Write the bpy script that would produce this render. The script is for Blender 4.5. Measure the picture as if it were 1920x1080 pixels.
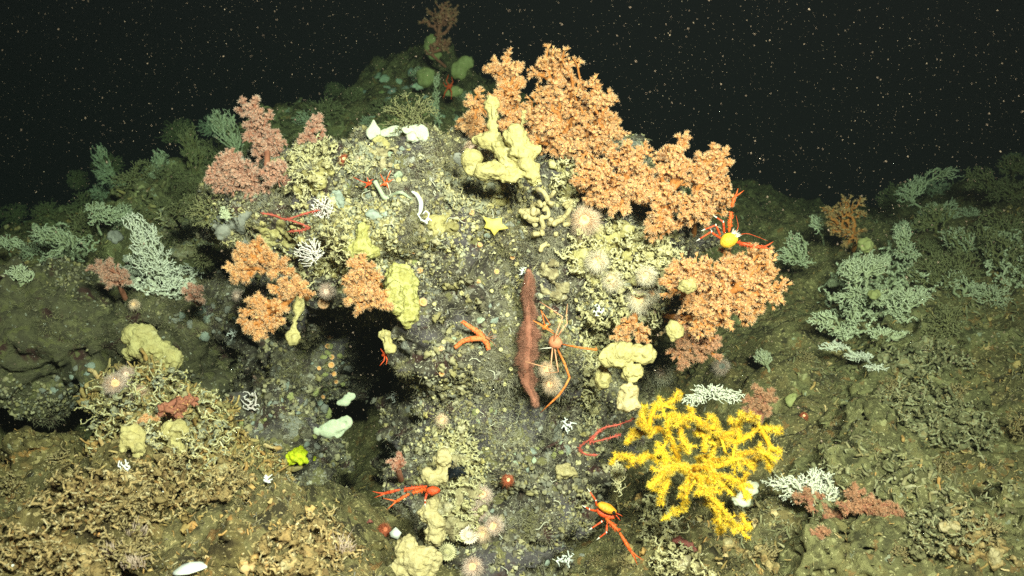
import bpy, math, random
import numpy as np
from mathutils import Vector, Matrix
from mathutils.bvhtree import BVHTree

for o in list(bpy.data.objects): bpy.data.objects.remove(o)
SC = bpy.context.scene
COL = SC.collection
rng = np.random.default_rng(7)
TH = 0.55                        # tangent of half the horizontal field of view
K = TH / 960.0                   # metres per photo pixel at one metre

# ------------------------------------------------------------------ camera
cd = bpy.data.cameras.new('camera'); cam = bpy.data.objects.new('camera', cd); COL.objects.link(cam)
cd.sensor_width = 36; cd.lens = 18 / TH; cd.clip_start = .02; cd.clip_end = 200
cam.rotation_euler = (math.radians(90), 0, 0)
cd.dof.use_dof = True; cd.dof.focus_distance = 2.28; cd.dof.aperture_fstop = 5.0
SC.camera = cam
# ------------------------------------------------------------------ world: the unlit deep water
W = bpy.data.worlds.new('World'); SC.world = W; W.use_nodes = True
bg = W.node_tree.nodes['Background']
bg.inputs[0].default_value = (.85, .88, 1.0, 1); bg.inputs[1].default_value = .005
# ------------------------------------------------------------------ the vehicle's lamps (only light down here)
def lamp(name, loc, target, energy, col, ang, blend, rad):
    l = bpy.data.lights.new(name, 'SPOT'); l.energy = energy; l.color = col
    l.spot_size = math.radians(ang); l.spot_blend = blend; l.shadow_soft_size = rad
    o = bpy.data.objects.new(name, l); COL.objects.link(o); o.location = loc
    o.rotation_euler = (Vector(target) - Vector(loc)).to_track_quat('-Z', 'Y').to_euler()
lamp('vehicle_lamp', (.72, -.15, .55), (.36, 2.3, .0), 650, (1, .77, .67), 82, 1.0, .12)
lamp('vehicle_lamp', (.02, -.2, .80), (-.46, 2.3, -.12), 560, (1, .78, .69), 88, 1.0, .12)
SC.view_settings.view_transform = 'Standard'; SC.view_settings.look = 'None'
SC.view_settings.exposure = 0.0; SC.view_settings.gamma = 1
cy = SC.cycles
cy.use_denoising = False; cy.max_bounces = 4; cy.diffuse_bounces = 2; cy.glossy_bounces = 2
cy.transmission_bounces = 2; cy.volume_bounces = 0; cy.transparent_max_bounces = 10
cy.caustics_reflective = False; cy.caustics_refractive = False
cy.sample_clamp_indirect = 3

# ================================================================== helpers
def P(px, py, d): return np.array([(px - 960) * K * d, d, (540 - py) * K * d])
def nrm(a):
    a = np.asarray(a, float); return a / np.maximum(np.linalg.norm(a, axis=-1, keepdims=True), 1e-9)

def _hash(i, j, k, s):
    h = (i * 374761393 + j * 668265263 + k * 1274126177 + s * 974711) & 0xffffffff
    h = ((h ^ (h >> 13)) * 1274126177) & 0xffffffff
    h = ((h ^ (h >> 16)) * 2246822519) & 0xffffffff
    return ((h ^ (h >> 15)) & 0xffff) / 32767.5 - 1
def vn(p, s=0):
    p = np.asarray(p, float); f = np.floor(p); i = f.astype(np.int64); t = p - f; t = t * t * (3 - 2 * t)
    r = 0
    for a in (0, 1):
        wx = t[..., 0] if a else 1 - t[..., 0]
        for b in (0, 1):
            wy = t[..., 1] if b else 1 - t[..., 1]
            for c in (0, 1):
                wz = t[..., 2] if c else 1 - t[..., 2]
                r = r + wx * wy * wz * _hash(i[..., 0] + a, i[..., 1] + b, i[..., 2] + c, s)
    return r
def fbm(p, o=4, s=0):
    r = 0; a = 1; p = np.asarray(p, float)
    for k in range(o): r = r + a * vn(p, s + k); p = p * 2.03 + 11.3; a *= .5
    return r

class MB:
    """collects shapes; build() links them as ONE mesh object"""
    def __init__(s): s.v = []; s.f = {}; s.a = []; s.n = 0
    def add(s, V, F, tip=0.0):
        V = np.asarray(V, float); F = np.asarray(F, int)
        s.v.append(V); s.a.append(np.broadcast_to(np.asarray(tip, float), (len(V),)))
        s.f.setdefault(F.shape[1], []).append(F + s.n); s.n += len(V); return s
    def addm(s, V, Fs, tip=0.0):
        V = np.asarray(V, float); s.v.append(V); s.a.append(np.broadcast_to(np.asarray(tip, float), (len(V),)))
        for F in Fs:
            F = np.asarray(F, int); s.f.setdefault(F.shape[1], []).append(F + s.n)
        s.n += len(V); return s
    def build(s, name, m, parent=None, loc=None, smooth=True):
        V = np.concatenate(s.v); A = np.concatenate(s.a)
        if parent is not None: loc = np.array(parent['_loc'])
        if loc is None: loc = np.zeros(3)
        V = V - loc
        me = bpy.data.meshes.new(name)
        me.vertices.add(len(V)); me.vertices.foreach_set('co', V.astype(np.float32).ravel())
        li = []; ls = []; off = 0
        for k, fl in s.f.items():
            F = np.concatenate(fl); li.append(F.ravel()); ls.append(off + np.arange(len(F)) * k); off += F.size
        li = np.concatenate(li).astype(np.int32); ls = np.concatenate(ls).astype(np.int32)
        me.loops.add(len(li)); me.loops.foreach_set('vertex_index', li)
        me.polygons.add(len(ls)); me.polygons.foreach_set('loop_start', ls)
        me.polygons.foreach_set('use_smooth', np.full(len(ls), smooth))
        at = me.attributes.new('tip', 'FLOAT', 'POINT'); at.data.foreach_set('value', A.astype(np.float32))
        me.update(calc_edges=True); me.validate()
        me.materials.append(m)
        o = bpy.data.objects.new(name, me); COL.objects.link(o)
        if parent is not None: o.parent = parent
        else: o.location = loc
        return o

def tag(o, label, cat, group=None, kind=None):
    o['label'] = label; o['category'] = cat
    if group: o['group'] = group
    if kind: o['kind'] = kind
    return o
ROOTS = []
def thing(name, label, cat, loc, group=None):
    o = bpy.data.objects.new(name, None); COL.objects.link(o); o.empty_display_size = .02
    o.location = tuple(loc); o['_loc'] = [float(c) for c in loc]; ROOTS.append(o)
    return tag(o, label, cat, group)
def dup(root, loc, rot=(0, 0, 0), sc=1.0, label=None, group=None):
    r = root.copy(); COL.objects.link(r); r.location = tuple(loc); r.rotation_euler = rot
    r.scale = (sc,) * 3 if np.isscalar(sc) else sc
    if label: r['label'] = label
    if group: r['group'] = group
    for ch in root.children:
        c = ch.copy(); COL.objects.link(c); c.parent = r
    return r

def frames(D):
    D = nrm(D); up = np.where(np.abs(D[:, 2:3]) < .9, np.array([[0, 0, 1.]]), np.array([[1., 0, 0]]))
    X = nrm(np.cross(up, D)); Y = np.cross(D, X); return X, Y, D
def tubes(P0, P1, R0, R1, k=5, cap=None):
    P0 = np.atleast_2d(P0); P1 = np.atleast_2d(P1); n = len(P0); R0 = np.broadcast_to(R0, (n,)); R1 = np.broadcast_to(R1, (n,))
    X, Y, D = frames(P1 - P0)
    a = np.arange(k) * 2 * math.pi / k
    ring = X[:, None] * np.cos(a)[None, :, None] + Y[:, None] * np.sin(a)[None, :, None]
    V = np.concatenate([P0[:, None] + ring * R0[:, None, None], P1[:, None] + ring * R1[:, None, None],
                        (P1 + D * R1[:, None] * .9)[:, None]], 1)
    m = 2 * k + 1; j = np.arange(k); j2 = (j + 1) % k
    Q = np.stack([j, j2, k + j2, k + j], 1); T = np.stack([k + j, k + j2, np.full(k, 2 * k)], 1)
    off = (np.arange(n) * m)[:, None, None]
    return V.reshape(-1, 3), [(Q[None] + off).reshape(-1, 4), (T[None] + off).reshape(-1, 3)]
def smooth_path(pts, n=8):
    pts = np.asarray(pts, float); m = len(pts)
    if m < 3: return np.linspace(0, 1, n + 1)[:, None] * (pts[-1] - pts[0]) + pts[0]
    e = np.vstack([2 * pts[0] - pts[1], pts, 2 * pts[-1] - pts[-2]]); out = []
    for i in range(1, m):
        p0, p1, p2, p3 = e[i - 1:i + 3]
        for t in np.linspace(0, 1, n, endpoint=False):
            out.append(.5 * (2 * p1 + (p2 - p0) * t + (2 * p0 - 5 * p1 + 4 * p2 - p3) * t * t + (3 * p1 - p0 - 3 * p2 + p3) * t ** 3))
    out.append(pts[-1]); return np.array(out)
def ptube(pts, rad, k=7, sm=0):
    """one continuous tapering tube along a path, closed at both ends"""
    pts = np.asarray(pts, float); rad = np.broadcast_to(np.asarray(rad, float), (len(pts),))
    if sm:
        q = smooth_path(np.column_stack([pts, rad]), sm); pts, rad = q[:, :3], np.maximum(q[:, 3], 1e-5)
    n = len(pts); T = nrm(np.gradient(pts, axis=0))
    x = nrm(np.cross(T[0], [0.3, .9, .2])); V = []
    a = np.arange(k) * 2 * math.pi / k
    for i in range(n):
        x = nrm(x - T[i] * (x @ T[i])); y = np.cross(T[i], x)
        V.append(pts[i] + rad[i] * (np.cos(a)[:, None] * x + np.sin(a)[:, None] * y))
    V = np.vstack(V + [pts[:1] - T[0] * rad[0] * .5, pts[-1:] + T[-1] * rad[-1] * .6])
    j = np.arange(k); j2 = (j + 1) % k; Q = []
    for i in range(n - 1): Q.append(np.stack([i * k + j, i * k + j2, (i + 1) * k + j2, (i + 1) * k + j], 1))
    e = (n - 1) * k
    T3 = np.vstack([np.stack([j2, j, np.full(k, n * k)], 1), np.stack([e + j, e + j2, np.full(k, n * k + 1)], 1)])
    return V, [np.vstack(Q), T3]
def hairs(Pb, D, L, w, bend=None):
    """bristles: two-segment three-sided spikes"""
    n = len(Pb); L = np.broadcast_to(L, (n,))[:, None]; w = np.broadcast_to(w, (n,))[:, None, None]
    X, Y, D = frames(D); a = np.arange(3) * 2 * math.pi / 3
    ring = X[:, None] * np.cos(a)[None, :, None] + Y[:, None] * np.sin(a)[None, :, None]
    if bend is None: bend = rng.normal(0, .18, (n, 3))
    mid = Pb + D * L * .5; tp = Pb + D * L + bend * L
    V = np.concatenate([Pb[:, None] + ring * w, mid[:, None] + ring * w * .75, tp[:, None]], 1)
    j = np.arange(3); j2 = (j + 1) % 3
    Q = np.stack([j, j2, 3 + j2, 3 + j], 1); T = np.stack([3 + j, 3 + j2, np.full(3, 6)], 1)
    off = (np.arange(n) * 7)[:, None, None]
    tip = np.tile([0, 0, 0, .5, .5, .5, 1.], n)
    return V.reshape(-1, 3), [(Q[None] + off).reshape(-1, 4), (T[None] + off).reshape(-1, 3)], tip
def lathe(prof, k=16):
    prof = np.asarray(prof, float); n = len(prof); a = np.arange(k) * 2 * math.pi / k
    V = np.stack([prof[:, 0:1] * np.cos(a), prof[:, 0:1] * np.sin(a), np.repeat(prof[:, 1:2], k, 1)], 2).reshape(-1, 3)
    j = np.arange(k); j2 = (j + 1) % k
    return V, np.vstack([np.stack([i * k + j, i * k + j2, (i + 1) * k + j2, (i + 1) * k + j], 1) for i in range(n - 1)])
def basis(nv, spin=0.0):
    X, Y, Z = frames(np.array([nv])); X, Y, Z = X[0], Y[0], Z[0]
    c, s = math.cos(spin), math.sin(spin)
    return np.stack([X * c + Y * s, Y * c - X * s, Z], 1)
_ico = None
def ico(sub=2):
    import bmesh
    b = bmesh.new(); bmesh.ops.create_icosphere(b, subdivisions=sub, radius=1)
    b.verts.ensure_lookup_table(); V = np.array([v.co[:] for v in b.verts]); F = np.array([[v.index for v in f.verts] for f in b.faces]); b.free()
    return V, F
ICO1, ICO2, ICO3 = ico(1), ico(2), ico(3)
def instances(mb, tv, tfs, tt, pos, D, s, spin=True, per=None, vary=1.0):
    """a template repeated over points into one mesh (polyps on a branch)"""
    n = len(pos); X, Y, Z = frames(D)
    if spin:
        a = rng.uniform(0, 6.28, n)[:, None]; X, Y = X * np.cos(a) + Y * np.sin(a), Y * np.cos(a) - X * np.sin(a)
    s = np.broadcast_to(s, (n,))[:, None, None]
    V = pos[:, None] + s * (tv[None, :, 0:1] * X[:, None] + tv[None, :, 1:2] * Y[:, None] + tv[None, :, 2:3] * Z[:, None])
    off = (np.arange(n) * len(tv))[:, None, None]
    mb.addm(V.reshape(-1, 3), [(f[None] + off).reshape(-1, f.shape[1]) for f in tfs], np.tile(tt, n) * np.repeat(rng.uniform(vary, 1, n), len(tv)) if per is None else np.repeat(per, len(tv)))

# ---- signed distance shapes -> smooth surface
def smin(a, b, k):
    h = np.clip(.5 + .5 * (b - a) / k, 0, 1); return b + (a - b) * h - k * h * (1 - h)
def sd_ell(p, c, r):
    q = p - np.asarray(c, np.float32); r = np.asarray(r, np.float32)
    k0 = np.linalg.norm(q / r, axis=-1); k1 = np.linalg.norm(q / (r * r), axis=-1)
    return k0 * (k0 - 1) / np.maximum(k1, 1e-6)
def sd_box(p, c, h, r):
    q = np.abs(p - np.asarray(c, np.float32)) - (np.asarray(h, np.float32) - r)
    return np.linalg.norm(np.maximum(q, 0), axis=-1) + np.minimum(q.max(-1), 0) - r
def sd_cap(p, a, b, r):
    a = np.asarray(a, np.float32); b = np.asarray(b, np.float32); ba = b - a; pa = p - a
    h = np.clip((pa @ ba) / max(float(ba @ ba), 1e-9), 0, 1); return np.linalg.norm(pa - h[..., None] * ba, axis=-1) - r
def nets(fn, lo, hi, h):
    lo = np.asarray(lo, float); n = np.ceil((np.asarray(hi) - lo) / h).astype(int) + 1
    g = np.stack(np.meshgrid(*[lo[i] + h * np.arange(n[i]) for i in range(3)], indexing='ij'), -1).astype(np.float32)
    f = fn(g).astype(np.float32); s = f < 0
    c = sum(s[a:n[0] - 1 + a, b:n[1] - 1 + b, d:n[2] - 1 + d].astype(np.int8) for a in (0, 1) for b in (0, 1) for d in (0, 1))
    act = (c > 0) & (c < 8); ijk = np.argwhere(act); idx = np.full(act.shape, -1, int); idx[act] = np.arange(len(ijk))
    acc = np.zeros((len(ijk), 3)); cnt = np.zeros(len(ijk))
    cor = [np.array([a, b, d]) for a in (0, 1) for b in (0, 1) for d in (0, 1)]
    for A in cor:
        for B in cor:
            if (B - A).sum() == 1 and np.abs(B - A).sum() == 1:
                fa = f[tuple((ijk + A).T)]; fb = f[tuple((ijk + B).T)]; m = (fa < 0) != (fb < 0)
                t = np.where(m, fa / np.where(m, fa - fb, 1), 0)
                acc[m] += A + t[m, None] * (B - A); cnt[m] += 1
    V = lo + h * (ijk + acc / cnt[:, None]); F = []
    for ax in range(3):
        u, w = (ax + 1) % 3, (ax + 2) % 3
        sl0 = [slice(None)] * 3; sl1 = [slice(None)] * 3; sl0[ax] = slice(0, -1); sl1[ax] = slice(1, None)
        ch = s[tuple(sl0)] != s[tuple(sl1)]; e = np.argwhere(ch)
        e = e[(e[:, u] >= 1) & (e[:, u] < n[u] - 1) & (e[:, w] >= 1) & (e[:, w] < n[w] - 1)]
        eu = np.eye(3, dtype=int)[u]; ew = np.eye(3, dtype=int)[w]
        q = np.stack([idx[tuple((e - eu - ew).T)], idx[tuple((e - ew).T)], idx[tuple(e.T)], idx[tuple((e - eu).T)]], 1)
        ins = s[tuple(e.T)]; q[~ins] = q[~ins][:, ::-1]; F.append(q)
    return V, np.vstack(F)
def vnormals(V, F):
    n = np.cross(V[F[:, 2]] - V[F[:, 0]], V[F[:, 3 if F.shape[1] > 3 else 1]] - V[F[:, 1 if F.shape[1] > 3 else 0]])
    if F.shape[1] == 3: n = np.cross(V[F[:, 1]] - V[F[:, 0]], V[F[:, 2]] - V[F[:, 0]])
    N = np.zeros_like(V)
    for k in range(F.shape[1]): np.add.at(N, F[:, k], n)
    return nrm(N)

def largest(V, F):
    lab = np.arange(len(V))
    while True:
        mn = lab[F].min(1); new = lab.copy()
        for k in range(F.shape[1]): np.minimum.at(new, F[:, k], mn)
        new = new[new]
        if (new == lab).all(): break
        lab = new
    u, c = np.unique(lab, return_counts=True); keep = lab == u[np.argmax(c)]; idx = np.cumsum(keep) - 1
    return V[keep], idx[F[keep[F[:, 0]]]]
# ---- branching growth: every point joins the tree at the least (distance + path) cost
def grow(pts, root, bf=.35):
    n = len(pts); A = np.vstack([root, pts]); par = np.full(n + 1, -1); path = np.zeros(n + 1)
    best = np.linalg.norm(A - A[0], axis=1); bp = np.zeros(n + 1, int); bd = best.copy(); best[0] = np.inf; order = [0]
    for _ in range(n):
        i = int(np.argmin(best)); par[i] = bp[i]; path[i] = path[bp[i]] + bd[i]; best[i] = np.inf; order.append(i)
        d = np.linalg.norm(A - A[i], axis=1); c = d + bf * path[i]
        m = (c < best) & (best < np.inf); best[m] = c[m]; bp[m] = i; bd[m] = d[m]
    cnt = np.ones(n + 1)
    for i in reversed(order[1:]): cnt[par[i]] += cnt[i]
    return A, par, cnt, order
def in_ell(n, c, r, pw=.5):
    v = nrm(rng.normal(size=(n, 3))) * (rng.uniform(0, 1, n) ** pw)[:, None]; return c + v * r
def kink(A, par, cnt, L0=.009, j=.2):
    for _ in range(2):
        L = np.linalg.norm(A - A[np.maximum(par, 0)], axis=1); i = np.where((par >= 0) & (L > L0))[0]
        if not len(i): break
        mid = (A[i] + A[par[i]]) / 2 + rng.normal(0, 1, (len(i), 3)) * np.minimum(L[i] * j, .0035)[:, None]; k = len(A) + np.arange(len(i))
        A = np.vstack([A, mid]); par = np.concatenate([par, par[i]]); cnt = np.concatenate([cnt, cnt[i] + .01]); par[i] = k
    return A, par, cnt
def in_fingers(n, c, r, nf=None, fat=.17):
    nf = nf or int(np.clip(n / 34, 8, 34)); k = np.arange(nf) + .5; ph = np.arccos(1 - 2 * k / nf); th = math.pi * (1 + 5 ** .5) * k + rng.uniform(0, 6)
    tipd = nrm(np.stack([np.cos(th) * np.sin(ph), np.sin(th) * np.sin(ph), np.cos(ph)], 1) + rng.normal(0, .22, (nf, 3)) + np.array([0, -.2, .2])); ln = rng.uniform(.72, 1.12, nf)
    j = rng.integers(0, nf, n); t = rng.uniform(.04, 1, n) ** .6
    return c + tipd[j] * (t * ln[j])[:, None] * r + rng.normal(0, 1, (n, 3)) * (fat * (1.1 - .45 * t))[:, None] * min(r)
def cups(m, A, par, s):
    i = np.arange(1, len(A)); V, F = ring_t()[:2]; D = nrm(A[i] - A[par[1:]]) * .5 + rng.normal(0, .6, (len(i), 3)) + np.array([0, -.2, 0])
    instances(m, V, F, np.full(len(V), .8), A[i], D, s * rng.uniform(.6, 1.25, len(i)))
def rough(mb, amp, fr=130):
    v = mb.v[-1]; mb.v[-1] = v + amp * np.stack([fbm(v * fr, 2, 1), fbm(v * fr, 2, 2), fbm(v * fr, 2, 3)], 1)
def tree_tubes(mb, A, par, cnt, r0, rmax, pw=.38, k=5, knob=1.0, jit=.0):
    r = np.minimum(r0 * cnt ** pw, rmax); i = np.arange(1, len(A)); p = par[1:]
    r1 = r[i].copy(); leaf = cnt[i] == 1; r1[leaf] *= knob
    V, Fs = tubes(A[p], A[i], np.minimum(r[p], r[i] * 1.6), r1, k)
    mb.addm(V, Fs, np.repeat(np.where(leaf, 1.0, np.clip(1 - cnt[i] / 12, 0, .6)), 2 * k + 1))
    return r

# ================================================================== materials
def ramp(nt, cols, fac, x0=.3, x1=.7):
    n = nt.nodes.new('ShaderNodeValToRGB'); e = n.color_ramp.elements
    while len(e) < len(cols): e.new(.5)
    for i, c in enumerate(cols): e[i].position = x0 + (x1 - x0) * i / max(1, len(cols) - 1); e[i].color = (*c, 1)
    nt.links.new(fac, n.inputs[0]); return n.outputs[0]
def tex(nt, kind, scale, detail=4, co=None, **kw):
    n = nt.nodes.new('ShaderNodeTex' + kind); n.inputs['Scale'].default_value = scale
    if 'Detail' in n.inputs: n.inputs['Detail'].default_value = detail
    for a, b in kw.items(): setattr(n, a, b)
    if co is not None: nt.links.new(co, n.inputs['Vector'])
    return n
def mix(nt, fac, a, b):
    n = nt.nodes.new('ShaderNodeMix'); n.data_type = 'RGBA'
    for s, v in ((n.inputs[0], fac), (n.inputs[6], a), (n.inputs[7], b)):
        if hasattr(v, 'is_output'): nt.links.new(v, s)
        elif np.isscalar(v): s.default_value = v
        else: s.default_value = (*v, 1)
    return n.outputs[2]
def newmat(name):
    m = bpy.data.materials.new(name); m.use_nodes = True; nt = m.node_tree
    b = nt.nodes['Principled BSDF']; b.inputs['Specular IOR Level'].default_value = .25
    co = nt.nodes.new('ShaderNodeTexCoord').outputs['Object']; return m, nt, b, co
def bump(nt, b, src, strength, dist):
    n = nt.nodes.new('ShaderNodeBump'); n.inputs['Strength'].default_value = strength; n.inputs['Distance'].default_value = dist
    nt.links.new(src, n.inputs['Height']); nt.links.new(n.outputs[0], b.inputs['Normal'])
def mat(name, cols, scale=30, rough=.75, bmp=.4, bs=180, bd=.003, tip=None, sss=0, spots=None, spec=None, attr=False, alpha=1):
    m, nt, b, co = newmat(name)
    src = tex(nt, 'Noise', scale, 5, co).outputs[0]
    if attr:
        a = nt.nodes.new('ShaderNodeAttribute'); a.attribute_name = 'tip'; q = nt.nodes.new('ShaderNodeMath'); q.operation = 'MULTIPLY_ADD'
        nt.links.new(src, q.inputs[0]); q.inputs[1].default_value = .35; q2 = nt.nodes.new('ShaderNodeMath'); q2.operation = 'MULTIPLY_ADD'; q2.inputs[1].default_value = .85; q2.inputs[2].default_value = -.1
        nt.links.new(a.outputs['Fac'], q2.inputs[0]); nt.links.new(q2.outputs[0], q.inputs[2]); src = q.outputs[0]
        c = ramp(nt, cols, src, 0, 1)
    else: c = ramp(nt, cols, src)
    if alpha < 1: b.inputs['Alpha'].default_value = alpha
    if spots:
        v = tex(nt, 'Voronoi', spots[1], co=co); c = mix(nt, ramp(nt, [(1, 1, 1), (0, 0, 0)], v.outputs[0], spots[2], spots[2] + .12), c, spots[0])
    if tip:
        a = nt.nodes.new('ShaderNodeAttribute'); a.attribute_name = 'tip'; pw = nt.nodes.new('ShaderNodeMath'); pw.operation = 'POWER'; pw.inputs[1].default_value = 1.8; nt.links.new(a.outputs['Fac'], pw.inputs[0]); c = mix(nt, pw.outputs[0], c, tip)
    nt.links.new(c, b.inputs['Base Color']); b.inputs['Roughness'].default_value = rough
    if spec is not None: b.inputs['Specular IOR Level'].default_value = spec
    if sss:
        b.inputs['Subsurface Weight'].default_value = sss; b.inputs['Subsurface Scale'].default_value = .012
        b.inputs['Subsurface Radius'].default_value = (1, .8, .4)
    if bmp: bump(nt, b, tex(nt, 'Noise', bs, 4, co).outputs[0], bmp, bd)
    return m
def rockmat(name, cols, specks, purple=.5, sand=None):
    m, nt, b, co = newmat(name)
    c = ramp(nt, cols, tex(nt, 'Noise', 16, 10, co).outputs[0], .34, .66)
    if purple: c = mix(nt, ramp(nt, [(0, 0, 0), (1, 1, 1)], tex(nt, 'Noise', 5.5, 6, co).outputs[0], .55, .62), c, (.15, .13, .135))
    c = mix(nt, ramp(nt, [(0, 0, 0), (1, 1, 1)], tex(nt, 'Noise', 14, 7, co).outputs[0], .57, .66), c, (.085, .04, .033) if not sand else sand)
    for col, sc, th in specks:
        n = tex(nt, 'Noise', sc, 3, co)
        c = mix(nt, ramp(nt, [(0, 0, 0), (1, 1, 1)], n.outputs[0], th, th + .04), c, col)
    nt.links.new(c, b.inputs['Base Color']); b.inputs['Roughness'].default_value = .85
    n1 = tex(nt, 'Noise', 55, 10, co); n1.inputs['Roughness'].default_value = .7
    bump(nt, b, n1.outputs[0], 1.0, .02)
    return m
M = {}
M['rock'] = rockmat('rock', [(0.040, 0.033, 0.027), (0.158, 0.140, 0.094), (0.066, 0.053, 0.045), (0.251, 0.229, 0.150), (0.092, 0.074, 0.057)],
                    [((0.264, 0.241, 0.106), 21, .60), ((0.343, 0.343, 0.288), 13, .645), ((0.554, 0.546, 0.463), 34, .66), ((0.422, 0.394, 0.312), 60, .61), ((0.686, 0.635, 0.450), 100, .64), ((0.898, 0.838, 0.700), 170, .67)])
M['ledge'] = rockmat('ledge rock', [(0.075, 0.070, 0.039), (0.180, 0.167, 0.084), (0.112, 0.099, 0.059), (0.255, 0.239, 0.112)],
                     [((0.450, 0.450, 0.350), 80, .66), ((.2,.19,.08), 30, .6)], purple=0)
M['seabed'] = rockmat('seabed', [(0.098, 0.087, 0.041), (0.238, 0.214, 0.090), (0.154, 0.129, 0.055), (0.336, 0.297, 0.126)],
                      [((0.336, 0.198, 0.072), 34, .62), ((0.070, 0.059, 0.030), 24, .60), ((0.560, 0.462, 0.204), 110, .60), ((0.840, 0.713, 0.384), 190, .66)], purple=0, sand=(0.280, 0.218, 0.090))
M['crust'] = rockmat('reef crust', [(0.078, 0.061, 0.026), (0.221, 0.183, 0.068), (0.130, 0.104, 0.040), (0.325, 0.268, 0.105), (0.169, 0.134, 0.055)],
                      [((0.520, 0.293, 0.094), 26, .61), ((0.598, 0.488, 0.220), 48, .61), ((0.442, 0.439, 0.286), 36, .665), ((0.832, 0.708, 0.396), 130, .65)], purple=0, sand=(0.338, 0.232, 0.088))
M['slope'] = rockmat('silty slope', [(0.095, 0.092, 0.043), (0.243, 0.238, 0.102), (0.149, 0.139, 0.062), (0.338, 0.323, 0.138), (0.203, 0.191, 0.084)],
                      [((0.324, 0.211, 0.084), 30, .63), ((0.486, 0.462, 0.216), 50, .61), ((0.432, 0.462, 0.312), 36, .665), ((0.783, 0.713, 0.384), 140, .66)], purple=0, sand=(0.270, 0.238, 0.096))
M['orange'] = mat('orange coral', [(.36, .14, .04), (.70, .34, .12), (.52, .22, .065), (.74, .39, .15)], 14, tip=(.98, .84, .58), bmp=.3)
M['orange_stem'] = mat('orange coral stem', [(.40, .14, .03), (.50, .20, .05)], 40)
M['pink'] = mat('pink orange coral', [(.30, .125, .085), (.54, .26, .17), (.42, .18, .12), (.58, .31, .21)], 14, tip=(.96, .82, .68), bmp=.3)
M['pink_stem'] = mat('pink coral stem', [(.30, .11, .07), (.38, .15, .09)], 40)
M['brown'] = mat('brown pink coral', [(.22, .095, .045), (.42, .19, .10), (.32, .14, .07)], 14, tip=(.78, .56, .36), bmp=.3)
M['tan'] = mat('tan coral', [(.34, .20, .08), (.45, .28, .12)], 25, tip=(.60, .44, .22), bmp=.3)
M['yellow'] = mat('yellow polyps', [(.62, .34, .010), (.86, .58, .02)], 16, tip=(.96, .88, .22), bmp=0)
M['yellow_stem'] = mat('yellow coral stem', [(.56, .25, .008), (.78, .42, .015)], 24, tip=(.92, .66, .04))
M['cream'] = mat('cream coral', [(.24, .20, .085), (.60, .54, .28), (.40, .34, .15), (.68, .62, .36)], 36, tip=(.70, .65, .40), bmp=.8, bd=.005)
M['white'] = mat('white coral', [(.46, .47, .34), (.66, .67, .52)], 30, tip=(.80, .81, .68), bmp=.4)
M['green'] = mat('greenish coral', [(.28, .30, .16), (.52, .55, .34)], 25, tip=(.68, .72, .50), bmp=.4)
M['olive'] = mat('olive dead coral', [(.09, .10, .04), (.26, .25, .10), (.16, .14, .05), (.3, .3, .14)], 26, tip=(.34, .34, .17), bmp=.8, bd=.008)
M['dead'] = mat('brown dead coral', [(.09, .06, .025), (.36, .25, .09), (.18, .14, .06), (.48, .36, .15)], 34, tip=(.46, .38, .19), bmp=1, bd=.01)
M['sponge'] = mat('yellow sponge', [(.38, .33, .13), (.54, .48, .21), (.45, .385, .155), (.57, .51, .25)], 30, rough=.85, bmp=.8, bs=150, bd=.006, spots=((.22, .17, .06), 60, .14))
M['sponge_pale'] = mat('pale yellow sponge', [(.40, .33, .15), (.58, .49, .26), (.48, .40, .19), (.62, .54, .31)], 30, rough=.85, bmp=.8, bs=150, bd=.006, spots=((.28, .22, .09), 60, .11))
M['sponge_olive'] = mat('rough olive sponge', [(.30, .28, .07), (.60, .57, .22), (.38, .34, .1), (.52, .5, .2)], 40, rough=.9, bmp=1, bs=90, bd=.01)
M['sponge_white'] = mat('white sponge', [(.50, .52, .38), (.70, .72, .56)], 24, rough=.8, bmp=.6, bs=60, sss=.15)
M['leaf'] = mat('pale green sponge', [(.36, .43, .29), (.52, .58, .42)], 20, rough=.7, bmp=.4, bs=60, sss=.15)
M['sponge_blue'] = mat('pale blue sponge', [(.26, .30, .25), (.42, .47, .40)], 40, rough=.8, bmp=.6, bs=120)
M['sponge_green'] = mat('dim green sponge', [(.28, .29, .10), (.40, .41, .17)], 30, rough=.85, bmp=.5)
M['sponge_gray'] = mat('grey sponge', [(.20, .20, .17), (.34, .34, .29)], 40, rough=.85, bmp=.5)
M['lime'] = mat('lime sponge', [(.50, .58, .01), (.68, .74, .03)], 60, rough=.8, bmp=1, bs=160, bd=.004)
M['anem_body'] = mat('anemone disc', [(.80, .38, .17), (.94, .62, .36), (.88, .50, .26)], 90, bmp=.3)
M['anem_tent'] = mat('anemone tentacles', [(.93, .62, .40), (.95, .70, .48)], 40, bmp=0, tip=(.96, .82, .64))
M['anem_pale'] = mat('pale anemone tentacles', [(.93, .78, .54), (.94, .82, .60)], 40, bmp=0, tip=(.95, .90, .74))
M['anem_pink'] = mat('pink anemone tentacles', [(.86, .60, .48), (.90, .68, .56)], 40, bmp=0, tip=(.94, .82, .72))
M['cup_orange'] = mat('orange cup coral', [(.75, .34, .10), (.80, .46, .18)], 60, bmp=.3)
M['cup_red'] = mat('red anemone', [(.55, .13, .06), (.62, .20, .10)], 60, bmp=.3)
M['cup_cream'] = mat('cream tube', [(.62, .56, .26), (.74, .68, .36)], 60, bmp=.3)
M['red'] = mat('red shell', [(.42, .025, .008), (.74, .10, .02), (.58, .05, .012)], 160, rough=.5, bmp=.7, bs=260, spec=.4)
M['redbright'] = mat('orange red shell', [(.48, .045, .01), (.78, .15, .025), (.62, .08, .015)], 160, rough=.5, bmp=.7, bs=260, spec=.4)
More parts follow.
